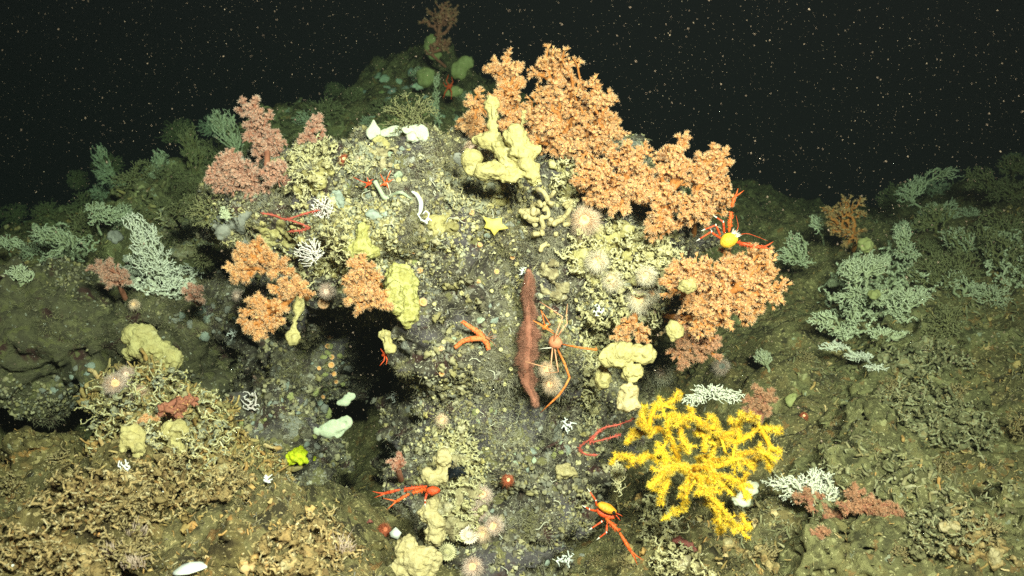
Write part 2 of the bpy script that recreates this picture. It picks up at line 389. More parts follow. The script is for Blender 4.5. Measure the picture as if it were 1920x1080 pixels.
M['shell'] = mat('orange carapace', [(.62, .18, .012), (.84, .42, .03), (.74, .30, .02)], 140, rough=.5, bmp=.8, bs=260, spec=.4)
M['shell_yellow'] = mat('yellow carapace', [(.62, .30, .015), (.82, .54, .05), (.74, .42, .02)], 140, rough=.5, bmp=.8, bs=260, spec=.4)
M['joint'] = mat('white joint', [(.75, .70, .58), (.82, .78, .70)], 90, bmp=.2)
M['crab'] = mat('spider crab shell', [(.56, .20, .10), (.64, .28, .15)], 70, rough=.6, bmp=.5)
M['crableg'] = mat('spider crab leg', [(.76, .34, .18), (.80, .44, .26)], 60, rough=.55, bmp=.2)
M['crabclaw'] = mat('spider crab claw', [(.62, .13, .02), (.82, .32, .08)], 140, rough=.5, bmp=.6, bs=260)
M['black'] = mat('dark crinoid', [(.012, .016, .022), (.02, .026, .034)], 60, bmp=.2)
M['eye'] = mat('dark eye', [(.01, .01, .01), (.015, .012, .012)], 60, rough=.3, bmp=0)
M['drape'] = mat('reddish brown fuzz', [(.30, .11, .07), (.44, .19, .125)], 40, tip=(.50, .26, .18), bmp=.6)
M['star'] = mat('yellow sea star', [(.84, .68, .13), (.86, .74, .20)], 60, rough=.65, bmp=.5, bs=300)
M['knobstar'] = mat('orange knobbly star', [(.66, .20, .06), (.74, .28, .10)], 60, bmp=.6, tip=(.80, .16, .04))
M['redgorg'] = mat('red gorgonian', [(.48, .09, .06), (.58, .14, .10)], 60, bmp=.4)
M['lace'] = mat('pale pink hydrocoral', [(.62, .52, .50), (.74, .64, .60)], 60, bmp=.2, tip=(.82, .78, .74))
M['chalk'] = mat('chalk white', [(.72, .74, .68), (.82, .84, .80)], 60, bmp=.2)
M['dish'] = mat('white shell', [(.66, .74, .70), (.76, .82, .78)], 20, bmp=.4, bs=60)
M['worm'] = mat('worm tube', [(.50, .48, .36), (.66, .64, .50)], 60, bmp=.2)
M['turf'] = mat('fine turf', [(0.130, 0.117, 0.054), (0.312, 0.279, 0.132), (0.182, 0.146, 0.096), (0.442, 0.419, 0.240)], 9, bmp=0, tip=(0.520, 0.483, 0.276))
M['grit'] = mat('encrusting bits', [(0.100, 0.085, 0.060), (0.250, 0.220, 0.132), (0.200, 0.195, 0.156), (0.400, 0.354, 0.192), (0.300, 0.256, 0.108), (0.625, 0.573, 0.408)], 45, bmp=.3, attr=True)
M['olivebits'] = mat('olive coral bits', [(0.096, 0.096, 0.039), (0.240, 0.228, 0.088), (0.360, 0.360, 0.154), (0.312, 0.240, 0.088), (0.528, 0.552, 0.308)], 40, bmp=.6, attr=True)
M['palefuzz'] = mat('pale fuzz', [(.34, .31, .20), (.50, .46, .32)], 12, bmp=0, tip=(.62, .58, .44))
M['creambits'] = mat('cream crust bits', [(.16, .13, .06), (.44, .38, .18), (.30, .31, .24), (.66, .60, .34), (.48, .40, .14), (.78, .74, .52)], 45, bmp=.5, attr=True)
M['crustbits'] = mat('orange tan crust', [(.11, .075, .032), (.40, .27, .105), (.22, .175, .075), (.54, .40, .18), (.32, .27, .13), (.68, .58, .34)], 60, bmp=.9, bd=.006, attr=True)
M['greenbits'] = mat('grey green bits', [(.09, .09, .045), (.22, .22, .11), (.15, .135, .065), (.34, .34, .19), (.26, .21, .09), (.5, .49, .31)], 60, bmp=.7, attr=True)
M['bank'] = mat('cream sponge bank', [(.20, .165, .06), (.52, .455, .19), (.36, .31, .12), (.64, .58, .29), (.46, .40, .15)], 30, rough=.85, bmp=.9, bs=150, bd=.006, attr=True)
M['bank_pale'] = mat('pale sponge bank', [(.18, .14, .07), (.48, .41, .23), (.34, .29, .15), (.62, .56, .37), (.44, .36, .2)], 30, rough=.85, bmp=.9, bs=150, bd=.006, attr=True)
M['rubble'] = mat('coral rubble', [(0.115, 0.083, 0.032), (0.391, 0.275, 0.095), (0.253, 0.220, 0.095), (0.529, 0.396, 0.158), (0.437, 0.242, 0.074), (0.713, 0.594, 0.315)], 40, bmp=.7, attr=True)
M['pinktuft'] = mat('pink bristle tuft', [(.32, .24, .17), (.46, .35, .26)], 60, bmp=0, tip=(.58, .47, .37))
M['snow'] = mat('drifting flakes', [(.18, .135, .09), (.32, .26, .19)], 3, bmp=0)
M['cuke'] = mat('red sea cucumber', [(.34, .10, .085), (.42, .15, .12)], 60, bmp=.6)
M['fungia'] = mat('ribbed pink coral', [(.66, .44, .34), (.78, .60, .48)], 60, bmp=.2, tip=(.86, .80, .68))

# ================================================================== terrain
ctl = [(-200, 1080, 1.75), (0, 1080, 1.75), (350, 1080, 1.78), (700, 1080, 1.85), (930, 1220, 2.1), (1110, 1180, 2.1), (1330, 1090, 1.95), (1600, 1080, 1.95), (1950, 1080, 1.95), (2200, 1050, 1.9),
       (0, 900, 2.4), (170, 895, 2.42), (330, 930, 2.2), (480, 960, 2.2), (640, 940, 2.45), (690, 900, 2.95), (560, 900, 3.2), (30, 855, 3.1), (150, 850, 3.0), (-300, 850, 2.3),
       (0, 600, 3.2), (200, 560, 3.3), (380, 520, 3.4), (0, 465, 3.6), (130, 460, 3.9), (300, 380, 4.1), (430, 335, 4.2), (180, 400, 4.7), (-250, 500, 3.9), (-300, 560, 3.4),
       (560, 230, 4.4), (650, 175, 4.7), (760, 130, 4.9), (850, 118, 5.0), (950, 190, 5.1), (700, 420, 3.9), (930, 500, 3.9), (1000, 750, 3.4), (1200, 600, 3.5),
       (1130, 240, 5.6), (1300, 330, 5.4), (1450, 395, 4.9), (1400, 700, 2.9), (1500, 700, 2.9), (1500, 900, 2.35), (1700, 720, 2.8), (1920, 700, 2.7), (1920, 880, 2.3), (2200, 700, 2.6),
       (1520, 540, 3.4), (1620, 560, 3.3), (1600, 460, 3.8), (1800, 520, 3.3), (1920, 500, 3.2), (1750, 400, 4.0), (1850, 365, 4.2), (1950, 335, 4.3), (2250, 300, 4.3),
       (0, 560, 6), (250, 480, 6.4), (-500, 560, 6), (620, 380, 6.6), (900, 330, 7), (1300, 470, 7), (1750, 460, 6.5), (2200, 430, 6.5)]
CP = np.array([P(*c) for c in ctl] + [(-5, 9.5, -.6), (0, 9.5, -.4), (5, 9.5, -.4), (-5.5, 4, -.1), (5.5, 4, .5), (-4, 1, -.9), (4, 1, -.9), (0, .2, -1.1), (-2, .2, -1), (2, .2, -1)])
def tps(d2): return .5 * d2 * np.log(d2 + 1e-9)
_xy = CP[:, :2]; _n = len(CP)
_A = tps(((_xy[:, None] - _xy[None]) ** 2).sum(-1)) + np.eye(_n) * .02
_Q = np.column_stack([np.ones(_n), _xy]); _S = np.block([[_A, _Q], [_Q.T, np.zeros((3, 3))]])
_w = np.linalg.solve(_S, np.concatenate([CP[:, 2], np.zeros(3)]))
def ground(x, y):
    q = np.stack([x, y], -1); out = np.zeros(len(q))
    for a in range(0, len(q), 40000):
        b = q[a:a + 40000]; out[a:a + 40000] = tps(((b[:, None] - _xy[None]) ** 2).sum(-1)) @ _w[:_n] + np.column_stack([np.ones(len(b)), b]) @ _w[_n:]
    return out
ys = np.concatenate([np.arange(.2, 1.4, .04), np.arange(1.4, 3.4, .0115), np.arange(3.4, 5.4, .02), np.arange(5.4, 9.5, .08)])
xs = np.concatenate([np.arange(-5.5, -2.2, .05), np.arange(-2.2, 2.2, .0115), np.arange(2.2, 5.51, .05)])
gx, gy = np.meshgrid(xs, ys, indexing='ij'); X, Y = gx.ravel(), gy.ravel(); Z = ground(X, Y)
q = np.column_stack([X, Y, Z])
w = .35 + .65 * np.clip(.5 + 1.2 * fbm(q * 1.1, 2, 51), 0, 1)            # smoother sandy parts between rough coral rubble
rid = 1 - np.abs(fbm(q * 7, 4, 3))
Z = Z + .09 * fbm(q * 2.2, 3, 1) + w * (.075 * (rid - .6) + .035 * fbm(q * 18, 3, 9) + .014 * fbm(q * 55, 2, 17))
TV = np.column_stack([X + w * .03 * fbm(q * 14 + 5, 2, 31), Y + w * .03 * fbm(q * 14 + 9, 2, 37), Z]); nx, ny = len(xs), len(ys)
ii = np.arange(nx - 1)[:, None] * ny + np.arange(ny - 1)[None]; ii = ii.ravel()
TF = np.stack([ii, ii + ny, ii + ny + 1, ii + 1], 1)
ter = MB().add(TV, TF).build('seabed', M['seabed']); ter['kind'] = 'structure'

# ================================================================== rock outcrop and ledge
def px_ell(px, py, d, rx, rz, ry): return P(px, py, d), (rx * K * d, ry, rz * K * d)
def rock(name, m, ells, boxes, lo, hi, h, k=.10, cut=()):
    def fn(p):
        f = None
        for e in ells:
            c, r = px_ell(*e); g = sd_ell(p, c, r); f = g if f is None else smin(f, g, k)
        for e in boxes:
            c, r = px_ell(*e); g = sd_box(p, c, r, min(r) * .45); f = g if f is None else smin(f, g, k)
        for e in cut:
            c, r = px_ell(*e); f = -smin(-f, sd_ell(p, c, r), .06)
        return f
    V, F = nets(fn, lo, hi, h); N = vnormals(V, F)
    d = .075 * fbm(V * [4.2, 4.2, 5.5], 3, 2) + .045 * fbm(V * [10, 10, 15], 3, 6) + .022 * fbm(V * 34, 3, 8) - .02 * np.clip(1 - 5 * np.abs(fbm(V * 5, 3, 77)), 0, 1)
    V = V + N * d[:, None]; N = vnormals(V, F)
    o = MB().add(V, F).build(name, m); o['kind'] = 'structure'
    return V, F, N
OV, OF, ON = rock('rock_outcrop', M['rock'],
    [(800, 420, 2.72, 330, 150, .40), (650, 400, 2.62, 190, 135, .33), (500, 420, 2.68, 110, 130, .26), (1000, 400, 2.68, 190, 150, .36),
     (1150, 470, 2.66, 130, 175, .34), (1230, 500, 2.62, 70, 130, .25), (1090, 340, 2.7, 90, 90, .25), (560, 540, 2.62, 120, 75, .22), (1130, 640, 2.72, 80, 150, .26),
     (525, 800, 2.78, 95, 175, .27), (590, 650, 2.98, 90, 90, .2), (760, 560, 2.62, 90, 110, .25), (470, 600, 2.88, 80, 90, .2)],
    [(930, 830, 2.66, 165, 420, .34)], (-1.25, 2.05, -1.15), (1.0, 3.3, .55), .0115, cut=[(700, 752, 2.35, 62, 160, .5), (655, 640, 2.3, 82, 44, .42), (690, 860, 2.4, 62, 70, .4), (605, 612, 2.40, 85, 36, .30), (945, 784, 2.27, 85, 13, .10), (1000, 800, 2.27, 60, 10, .09)])
LV, LF, LN = rock('rock_ledge', M['ledge'],
    [(150, 640, 3.0, 330, 105, .38), (-150, 640, 2.95, 300, 110, .4), (330, 600, 2.95, 130, 80, .3), (380, 700, 2.9, 80, 70, .25)], [],
    (-2.7, 2.3, -.75), (-.65, 3.7, .35), .014, cut=[(40, 868, 2.75, 170, 92, .42), (-200, 870, 2.7, 160, 90, .4)])
MV, MF, MN = rock('reef_mound', M['seabed'],
    [(310, 820, 2.42, 125, 110, .2), (330, 920, 2.4, 210, 90, .25), (280, 740, 2.5, 80, 60, .14)], [], (-1.45, 2.0, -.95), (-.4, 2.9, 0), .0115, k=.08)
def framework(name, x0, x1, y0, y1, h, amp, seed, mask, zlo, zhi, fr=15, m_='crust'):
    lo = np.array([x0, y0, zlo]); n = np.ceil((np.array([x1, y1, zhi]) - lo) / h).astype(int) + 1
    ax, ay = lo[0] + h * np.arange(n[0]), lo[1] + h * np.arange(n[1]); A, B = np.meshgrid(ax, ay, indexing='ij'); G = ground(A.ravel(), B.ravel())
    q = np.column_stack([A.ravel(), B.ravel(), G]); G = G + .09 * fbm(q * 2.2, 3, 1); px = 960 + q[:, 0] / q[:, 1] / K; py = 540 - G / q[:, 1] / K
    mk = mask(px, py) * np.clip(.55 + 1.9 * fbm(q * 3.4, 3, seed), -.2, 1.25); edge = np.minimum.reduce([A - x0, x1 - A, B - y0, y1 - B]).ravel() / .12
    H = (amp * mk * np.clip(edge, 0, 1) - .03).reshape(n[0], n[1], 1); G = G.reshape(n[0], n[1], 1)
    def fn(p):
        hh = p[..., 2] - G; near = np.abs(hh) < amp * 1.6 + .03; f = np.where(hh > 0, hh - H, -.5).astype(np.float32); b = p[near]
        e = np.abs(fbm(b * [fr, fr, fr * 1.3], 3, seed + 5)); f[near] = np.maximum(hh[near] - np.broadcast_to(H, hh.shape)[near] + .05 * fbm(b * fr * .75, 2, seed + 2), (.19 - e) * 1.7 / fr - .004) + .014 * fbm(b * 40, 3, seed + 9)
        return f
    V, F = nets(fn, lo, lo + h * (n - 1.3), h); V = V + .004 * np.stack([vn(V * 130, 1), vn(V * 130, 2), vn(V * 130, 3)], 1); o = MB().add(V, F).build(name, M[m_]); o['kind'] = 'structure'; return V, F
def ramp01(v, a, b): return np.clip((v - a) / (b - a), 0, 1)
FV, FF = framework('reef_framework', -1.5, -.25, 1.62, 2.75, .0085, .13, 100, lambda x, y: ramp01(y, 872, 915) * ramp01(-x, -520, -430), -1.0, -.3, 22)
HV, HF = framework('reef_framework', .5, 2.05, 1.85, 3.4, .010, .11, 200, lambda x, y: ramp01(x + (y - 640) * .35, 1590, 1680) * ramp01(y, 560, 640), -.95, .1, 26, 'slope')
GV, GF = framework('reef_framework', -2.7, -.75, 3.0, 4.7, .014, .10, 300, lambda x, y: ramp01(x, 40, 260), -.5, 1.1, 17, 'slope')
# everything the animals grow on, for finding where a sight line meets the rock
def quads(V, F, o): return (F + o).tolist()
allV = np.vstack([OV, LV, MV, TV, FV, HV, GV]); o1, o2, o3 = len(OV), len(OV) + len(LV), len(OV) + len(LV) + len(MV); o4 = o3 + len(TV); o5 = o4 + len(FV); o6 = o5 + len(HV)
BVH = BVHTree.FromPolygons(allV.tolist(), quads(OV, OF, 0) + quads(LV, LF, o1) + quads(MV, MF, o2) + quads(TV, TF, o3) + quads(FV, FF, o4) + quads(HV, HF, o5) + quads(GV, GF, o6))
def hit(px, py):
    dr = Vector(P(px, py, 1.0)).normalized(); l, n, i, d = BVH.ray_cast(Vector((0, 0, 0)), dr, 30)
    if l is None: return P(px, py, 5.0), np.array([0, -1., 0])
    n = np.array(n[:]); 
    if n @ np.array(l[:]) > 0: n = -n
    return np.array(l[:]), n
def depth(px, py): return hit(px, py)[0][1]
def surf_sample(V, F, n, wfn=None):
    a = np.linalg.norm(np.cross(V[F[:, 2]] - V[F[:, 0]], V[F[:, 3]] - V[F[:, 1]]), axis=1) * .5
    c = V[F].mean(1); nn = nrm(np.cross(V[F[:, 2]] - V[F[:, 0]], V[F[:, 3]] - V[F[:, 1]]))
    if wfn is not None: a = a * np.maximum(wfn(c, nn), 0)
    i = rng.choice(len(F), n, p=a / a.sum()); u, v = rng.uniform(0, 1, (2, n))
    q = V[F[i]]
    p = (q[:, 0] * ((1 - u) * (1 - v))[:, None] + q[:, 1] * (u * (1 - v))[:, None] + q[:, 2] * (u * v)[:, None] + q[:, 3] * ((1 - u) * v)[:, None])
    return p, nn[i]
def facing(c, nn): return ((nn * nrm(-c)).sum(1) > -.25) / (c[:, 1] ** 2)
def clumpy(sc, seed, th=0.0):
    return lambda c, nn: facing(c, nn) * np.clip(fbm(c * sc, 4, seed) - th, .015, 1) ** 1.6

# ================================================================== small growth nobody could count
def stuff(name, mb, m, label, cat, smooth=True):
    o = mb.build(name, m, smooth=smooth); return tag(o, label, cat, kind='stuff')
mb = MB()
p, n = surf_sample(OV, OF, 70000, clumpy(7, 61, .05)); V, Fs, t = hairs(p, n + rng.normal(0, .55, p.shape), rng.uniform(.004, .017, len(p)), rng.uniform(.0004, .0008, len(p))); mb.addm(V, Fs, t * .8)
p, n = surf_sample(LV, LF, 16000, clumpy(5, 62, -.1)); V, Fs, t = hairs(p, n + rng.normal(0, .5, p.shape), rng.uniform(.006, .018, len(p)), rng.uniform(.0006, .0012, len(p))); mb.addm(V, Fs, t * .8)
p, n = surf_sample(TV, TF, 60000, lambda c, nn: facing(c, nn) * np.clip(fbm(c * 3, 3, 63), .02, 1) * (c[:, 1] < 5.2) * (c[:, 1] > 1.3)); V, Fs, t = hairs(p, n + rng.normal(0, .5, p.shape), rng.uniform(.006, .022, len(p)), rng.uniform(.0006, .0014, len(p))); mb.addm(V, Fs, t * .8)
stuff('hydroid_turf', mb, M['turf'], 'short olive grey bristly turf covering the rock faces', 'turf')
# encrusting specks and crumbs on the outcrop
def pxof(c): return 960 + c[:, 0] / c[:, 1] / K, 540 - c[:, 2] / c[:, 1] / K
def bits(n, V, F, wfn, smin_, smax_, flat=.5, tmpl=ICO1):
    p, nn = surf_sample(V, F, n, wfn); tv, tf = tmpl; m = MB()
    tv = tv * np.array([1, 1, flat]); s = np.exp(rng.uniform(math.log(smin_), math.log(smax_), n))
    instances(m, tv, [tf], np.zeros(len(tv)), p + nn * .001, nn + rng.normal(0, .5, nn.shape), s, per=rng.uniform(0, 1, n))
    v = m.v[0]; m.v[0] = v + np.repeat(s, len(tv))[:, None] * .8 * np.stack([vn(v * 300, 1), vn(v * 300, 2), vn(v * 300, 3)], 1); return m
stuff('encrusting_crumbs', bits(26000, OV, OF, clumpy(7, 71, -.2), .0013, .006), M['grit'], 'pale crumbs and tiny encrusting life speckling the pillar rock', 'encrustation')
def ring_t(): 
    V, F = lathe([(.55, 0), (.7, 1.2), (.9, 1.3), (.55, 1.25), (.35, .4)], 7); return V, [F], np.zeros(len(V))
def rubble(n, wfn, lo, hi, V=TV, F=TF):
    p, nn = surf_sample(V, F, n, wfn); d = nrm(nn * .25 + rng.normal(0, .7, p.shape)); L = np.exp(rng.uniform(math.log(lo), math.log(hi), n))
    m = MB(); mid = p + d * L[:, None] * .5 + nn * .002; bend = nrm(d + rng.normal(0, .5, d.shape))
    r = L * rng.uniform(.07, .24, n)
    cv = np.repeat(rng.uniform(0, 1, n), 11); V1, F1 = tubes(p - d * .004, mid, r, r * .85, 5); m.addm(V1, F1, cv)
    V2, F2 = tubes(mid, mid + bend * L[:, None] * .55, r * .85, r * rng.uniform(.5, 1.2, n), 5); m.addm(V2, F2, cv)
    for q in (0, 1): v = m.v[q]; m.v[q] = v + np.repeat(r, 11)[:, None] * .7 * np.stack([vn(v * 140, 1), vn(v * 140, 2), vn(v * 140, 3)], 1)
    return m
stuff('coral_rubble', rubble(22000, lambda c, nn: facing(c, nn) * (c[:, 1] > 1.4) * (c[:, 1] < 4.6) * np.clip(.25 + fbm(c * 2.5, 3, 81), .04, 1) / c[:, 1], .004, .019), M['rubble'],
      'broken tan coral rubble littering the seabed', 'coral rubble')
stuff('coral_gravel', rubble(60000, lambda c, nn: facing(c, nn) * (c[:, 1] > 1.4) * (c[:, 1] < 4.2) * np.clip(.3 + fbm(c * 4, 4, 83), .06, 1), .002, .008), M['grit'],
      'fine pale shell and coral gravel sprinkled over the seabed', 'gravel')

def lumps(n, V, F, wfn, lo, hi): return bits(n, V, F, wfn, lo, hi, .7, ICO2)
stuff('crusted_lumps', lumps(4200, TV, TF, lambda c, nn: facing(c, nn) * (c[:, 1] > 1.4) * (c[:, 1] < 4.6) * np.clip(.1 + fbm(c * 2.5, 3, 81), .0, 1), .003, .014), M['rubble'], 'crusted tan lumps of old reef rock among the rubble', 'reef rubble')
stuff('mound_rubble', rubble(5000, facing, .006, .035, MV, MF), M['rubble'], 'crumbled tan coral pieces heaped on the low left mound', 'coral rubble')
stuff('mound_chalk', rubble(2600, facing, .005, .02, MV, MF), M['cream'], 'cream coral pieces heaped on the low left mound', 'coral rubble')
stuff('mound_lumps', lumps(1500, MV, MF, facing, .003, .013), M['rubble'], 'crusted lumps on the low left mound', 'reef rubble')
stuff('framework_rubble', rubble(9000, facing, .004, .015, FV, FF), M['rubble'], 'tan coral crumbs caught on the lower left reef framework', 'coral rubble')
stuff('reef_crumbs', rubble(5000, facing, .008, .035, GV, GF), M['olivebits'], 'olive coral crumbs over the dim left reef', 'coral rubble')
def slopew(c, nn):
    x, y = pxof(c); return facing(c, nn) * (x > 1250) * (c[:, 1] > 1.6) * (c[:, 1] < 4.8) * np.clip(fbm(c * 3.2, 4, 87) + .02, .02, 1) ** 1.5
stuff('slope_growth', rubble(14000, slopew, .006, .024), M['greenbits'], 'grey green twiggy growth over the right slope', 'coral rubble')
stuff('slope_tangle', rubble(9000, slopew, .006, .024, HV, HF), M['greenbits'], 'grey green twigs tangled over the right slope framework', 'coral rubble')
stuff('slope_rubble', rubble(5000, facing, .005, .02, HV, HF), M['rubble'], 'olive tan coral crumbs caught on the right slope framework', 'coral rubble')
stuff('ledge_crumbs', bits(5000, LV, LF, clumpy(6, 73, -.2), .002, .009), M['grit'], 'pale crumbs dotting the dark left ledge', 'encrustation')

def blobw(spots, seed):
    def f(c, nn):
        x, y = pxof(c); w = sum(np.exp(-((x - a) / rx) ** 2 - ((y - b) / ry) ** 2) for a, b, rx, ry in spots)
        return facing(c, nn) * w * np.clip(.25 + fbm(c * 9, 3, seed), .02, 1)
    return f
FLANK = [(1150, 480, 120, 110), (1080, 330, 60, 80), (600, 320, 70, 60), (660, 450, 90, 60), (1105, 700, 25, 110), (850, 880, 50, 120), (760, 300, 160, 40), (1210, 600, 60, 70), (480, 410, 80, 60), (900, 340, 80, 50), (1010, 520, 50, 50), (720, 420, 120, 60)]
stuff('cream_crumbs', lumps(15000, OV, OF, blobw(FLANK, 91), .0016, .008), M['creambits'], 'cream lumps and crumbs crusting the top and right flank of the outcrop', 'encrustation')
stuff('cream_twigs', rubble(3000, blobw(FLANK, 92), .003, .011, OV, OF), M['creambits'], 'short cream coral twigs bristling from the top and right flank of the outcrop', 'encrustation')
p, n = surf_sample(OV, OF, 30000, blobw([(700, 330, 250, 120), (520, 420, 120, 120), (1100, 420, 160, 140), (900, 820, 200, 250)], 93)); V, Fs, t = hairs(p, n + rng.normal(0, .6, p.shape), rng.uniform(.008, .026, len(p)), .0005); mb = MB(); mb.addm(V, Fs, t)
stuff('mixed_lumps', lumps(2600, OV, OF, clumpy(8, 97, 0), .004, .012), M['grit'], 'mixed grey and tan encrusting lumps on the rock faces', 'encrustation')
stuff('pale_hydroids', mb, M['palefuzz'], 'pale beige hydroid fuzz over the upper outcrop and pillar', 'hydroids')

# ================================================================== colony builders
def tmpl_polyp(nt=7, L=.66, spread=.34, tw=.075):
    V = []; F3 = []; F4 = []; T = []
    a = np.arange(5) * 2 * math.pi / 5
    for r, z, t in ((.22, -.2, 0), (.38, .52, .45)):
        for x in a: V.append((r * math.cos(x), r * math.sin(x), z)); T.append(t)
    for j in range(5): F4.append((j, (j + 1) % 5, 5 + (j + 1) % 5, 5 + j))
    V.append((0, 0, .45)); T.append(.2)
    for j in range(5): F3.append((5 + j, 5 + (j + 1) % 5, 10))
    for j in range(nt):
        x = j * 2 * math.pi / nt; c, s = math.cos(x), math.sin(x); b = len(V); w = tw
        V += [(.26 * c - w * s, .26 * s + w * c, .52), (.26 * c + w * s, .26 * s - w * c, .52), (.22 * c, .22 * s, .62), ((.26 + spread) * c, (.26 + spread) * s, .52 + L * .55)]
        T += [.4, .4, .5, 1]
        F3 += [(b, b + 1, b + 3), (b + 1, b + 2, b + 3), (b + 2, b, b + 3)]
    return np.array(V), [np.array(F4), np.array(F3)], np.array(T)
POLYP = tmpl_polyp()
FUZZ = tmpl_polyp(10, 1.15, 1.0, .035)
def lobes3(lobes, d, thick=.75):
    out = []
    for l in lobes:
        px, py, rx, rz = l[:4]; dd = d + (l[4] if len(l) > 4 else 0); dd = min(dd, depth(px, py) - .5 * min(rx, rz) * K * dd)
        out.append((P(px, py, dd), np.array([rx * K * dd, thick * min(rx, rz) * K * dd, rz * K * dd])))
    return out
def coral(name, label, base, lobes, d, n, mp, ms, psize=.0082, r0=.0013, rmax=.008, group=None, bf=.35, based=None, cat='coral', pp=1.9, tm=POLYP):
    """bushy colony: a branching tree fills the lobes, polyps stud the branches"""
    root = P(*base, based if based else min(depth(*base) + .01, d + .12)); L = lobes3(lobes, d, .95)
    wt = np.array([np.prod(r) ** (2 / 3) for c, r in L]); n = int(n * 1.55); ns = np.maximum(8, (n * wt / wt.sum()).astype(int))
    pts = np.vstack([in_fingers(k, c, r) for k, (c, r) in zip(ns, L)])
    A, par, cnt, order = grow(pts, root, bf)
    t = thing(name, label, cat, root, group)
    m = MB(); r = tree_tubes(m, A, par, cnt, r0, rmax); m.build('branches', ms, t)
    cen = np.vstack([np.repeat(c[None], k, 0) for k, (c, _) in zip(ns, L)])
    i = np.arange(1, len(A)); tan = nrm(A[i] - A[par[1:]]); outw = nrm(A[i] - cen)
    m = MB(); pos = []; D = []
    full = int(pp); parts = [np.arange(len(i))] * full + [np.where(rng.uniform(size=len(i)) < pp - full)[0]]
    for q, s in enumerate(parts):
        f = rng.uniform(0, .75, len(s))[:, None] if q else 0
        pos.append(A[i[s]] * (1 - f) + A[par[1:][s]] * f); D.append(tan[s] * (.7 if q == 0 else .2) + outw[s] * 1.0 + rng.normal(0, .4, (len(s), 3)))
    pos = np.vstack(pos); D = np.vstack(D)
    instances(m, *tm, pos, D, psize * np.exp(rng.normal(0, .22, len(pos))), vary=.5); m.build('polyps', mp, t, smooth=False)
    return t
def bare(name, label, base, lobes, d, n, m_, r0=.0022, rmax=.007, group=None, bf=.42, based=None, cat='coral', k=5, knob=.8, flat=1.0, pw=.34):
    """hard coral: bare knobby branches"""
    root = P(*base, based if based else min(depth(*base) + .01, d + .12)); L = lobes3(lobes, d, flat)
    wt = np.array([np.prod(r) ** (2 / 3) for c, r in L]); ns = np.maximum(6, (n * wt / wt.sum()).astype(int))
    n = int(n * 2.2); r0 *= .40; rmax *= .62; ns = (ns * 2.2).astype(int)
    pts = np.vstack([np.vstack([in_fingers(q - q // 3, c, r), in_ell(q // 3, c, r, .5)]) for q, (c, r) in zip(ns, L)])
    A, par, cnt, order = grow(pts, root, bf); A, par, cnt = kink(A, par, cnt, .012); m = MB(); tree_tubes(m, A, par, cnt, r0, rmax, pw, k, knob); cups(m, A, par, r0 * 1.5); rough(m, r0 * 1.0, 190)
    return tag(m.build(name, m_, loc=root), label, cat, group)
def inpoly(x, y, poly):
    c = np.zeros(len(x), bool); n = len(poly)
    for i in range(n):
        (x1, y1), (x2, y2) = poly[i], poly[(i + 1) % n]
        c ^= ((y1 > y) != (y2 > y)) & (x < (x2 - x1) * (y - y1) / ((y2 - y1) or 1e-9) + x1)
    return c
def crust(name, label, poly, n, h, m_, r0=.003, rmax=.009, cat='coral', lumps=0, group=None, bf=.12, knob=.85):
    """a colony that spreads over the rock it sits on"""
    n = int(n * 1.5); r0 *= .52; rmax *= .6; lumps = int(lumps * 1.8)
    poly = np.array(poly, float); x = rng.uniform(poly[:, 0].min(), poly[:, 0].max(), n * 4); y = rng.uniform(poly[:, 1].min(), poly[:, 1].max(), n * 4)
    k = inpoly(x, y, poly); x, y = x[k][:n], y[k][:n]
    hs = [hit(a, b) for a, b in zip(x, y)]; p = np.array([q[0] for q in hs]); nn = np.array([q[1] for q in hs])
    nn = nrm(nn + np.array([0, -.5, 0])); md = np.median(p[:, 1]); ok = np.abs(p[:, 1] - md) < .28; p, nn = p[ok], nn[ok]
    pts = p + nn * (rng.uniform(-.3, 1, len(p)) * h)[:, None]; root = p[np.argmin(np.linalg.norm(p - p.mean(0), axis=1))]
    A, par, cnt, order = grow(pts, root, bf); A, par, cnt = kink(A, par, cnt); m = MB(); tree_tubes(m, A, par, cnt, r0, rmax, .22, 5, knob); rough(m, r0 * 1.2, 170); cups(m, A, par, r0 * 1.5)
    if lumps:
        s = rng.choice(len(pts), lumps); tv, tf = ICO3
        instances(m, tv, [tf], np.full(len(tv), .3), pts[s], nn[s], np.exp(rng.normal(math.log(.0055), .4, lumps))); rough(m, .006, 90); rough(m, .004, 240)
    return tag(m.build(name, m_, loc=root), label, cat, group)
def sponge(name, label, lobes, m_, d=None, off=.0, osc=(), vox=.0034, thick=.85, k=.011, cat='sponge', rough=.005, group=None, lump=0.009):
    """soft rounded body from melted lobes, with the openings sunk in"""
    if d is None: d = np.median([depth(l[0], l[1]) for l in lobes]) - off
    L = lobes3(lobes, d, thick); lo = np.min([c - r for c, r in L], 0) - .03; hi = np.max([c + r for c, r in L], 0) + .03
    holes = [(P(px, py, d + dd - .6 * thick * r * 2 * K * d), r * K * d) for px, py, r, dd in osc]
    def fn(p):
        f = None
        for c, r in L: g = sd_ell(p, c, r); f = g if f is None else smin(f, g, k)
        for c, r in holes: f = -smin(-f, sd_cap(p, c, c + np.array([0, r * 2.0, 0]), r), .004)
        return f
    V, F = largest(*nets(fn, lo, hi, vox)); N = vnormals(V, F)
    V = V + N * (rough * fbm(V * 95, 3, 5) + lump * fbm(V * 24, 3, 12) - .005 * np.clip((vn(V * 75, 41) - .42) * 4, 0, 1) - .0022 * np.clip((vn(V * 150, 43) - .35) * 4, 0, 1))[:, None]
    c = L[0][0]
    return tag(MB().add(V, F).build(name, m_, loc=c), label, cat, group)
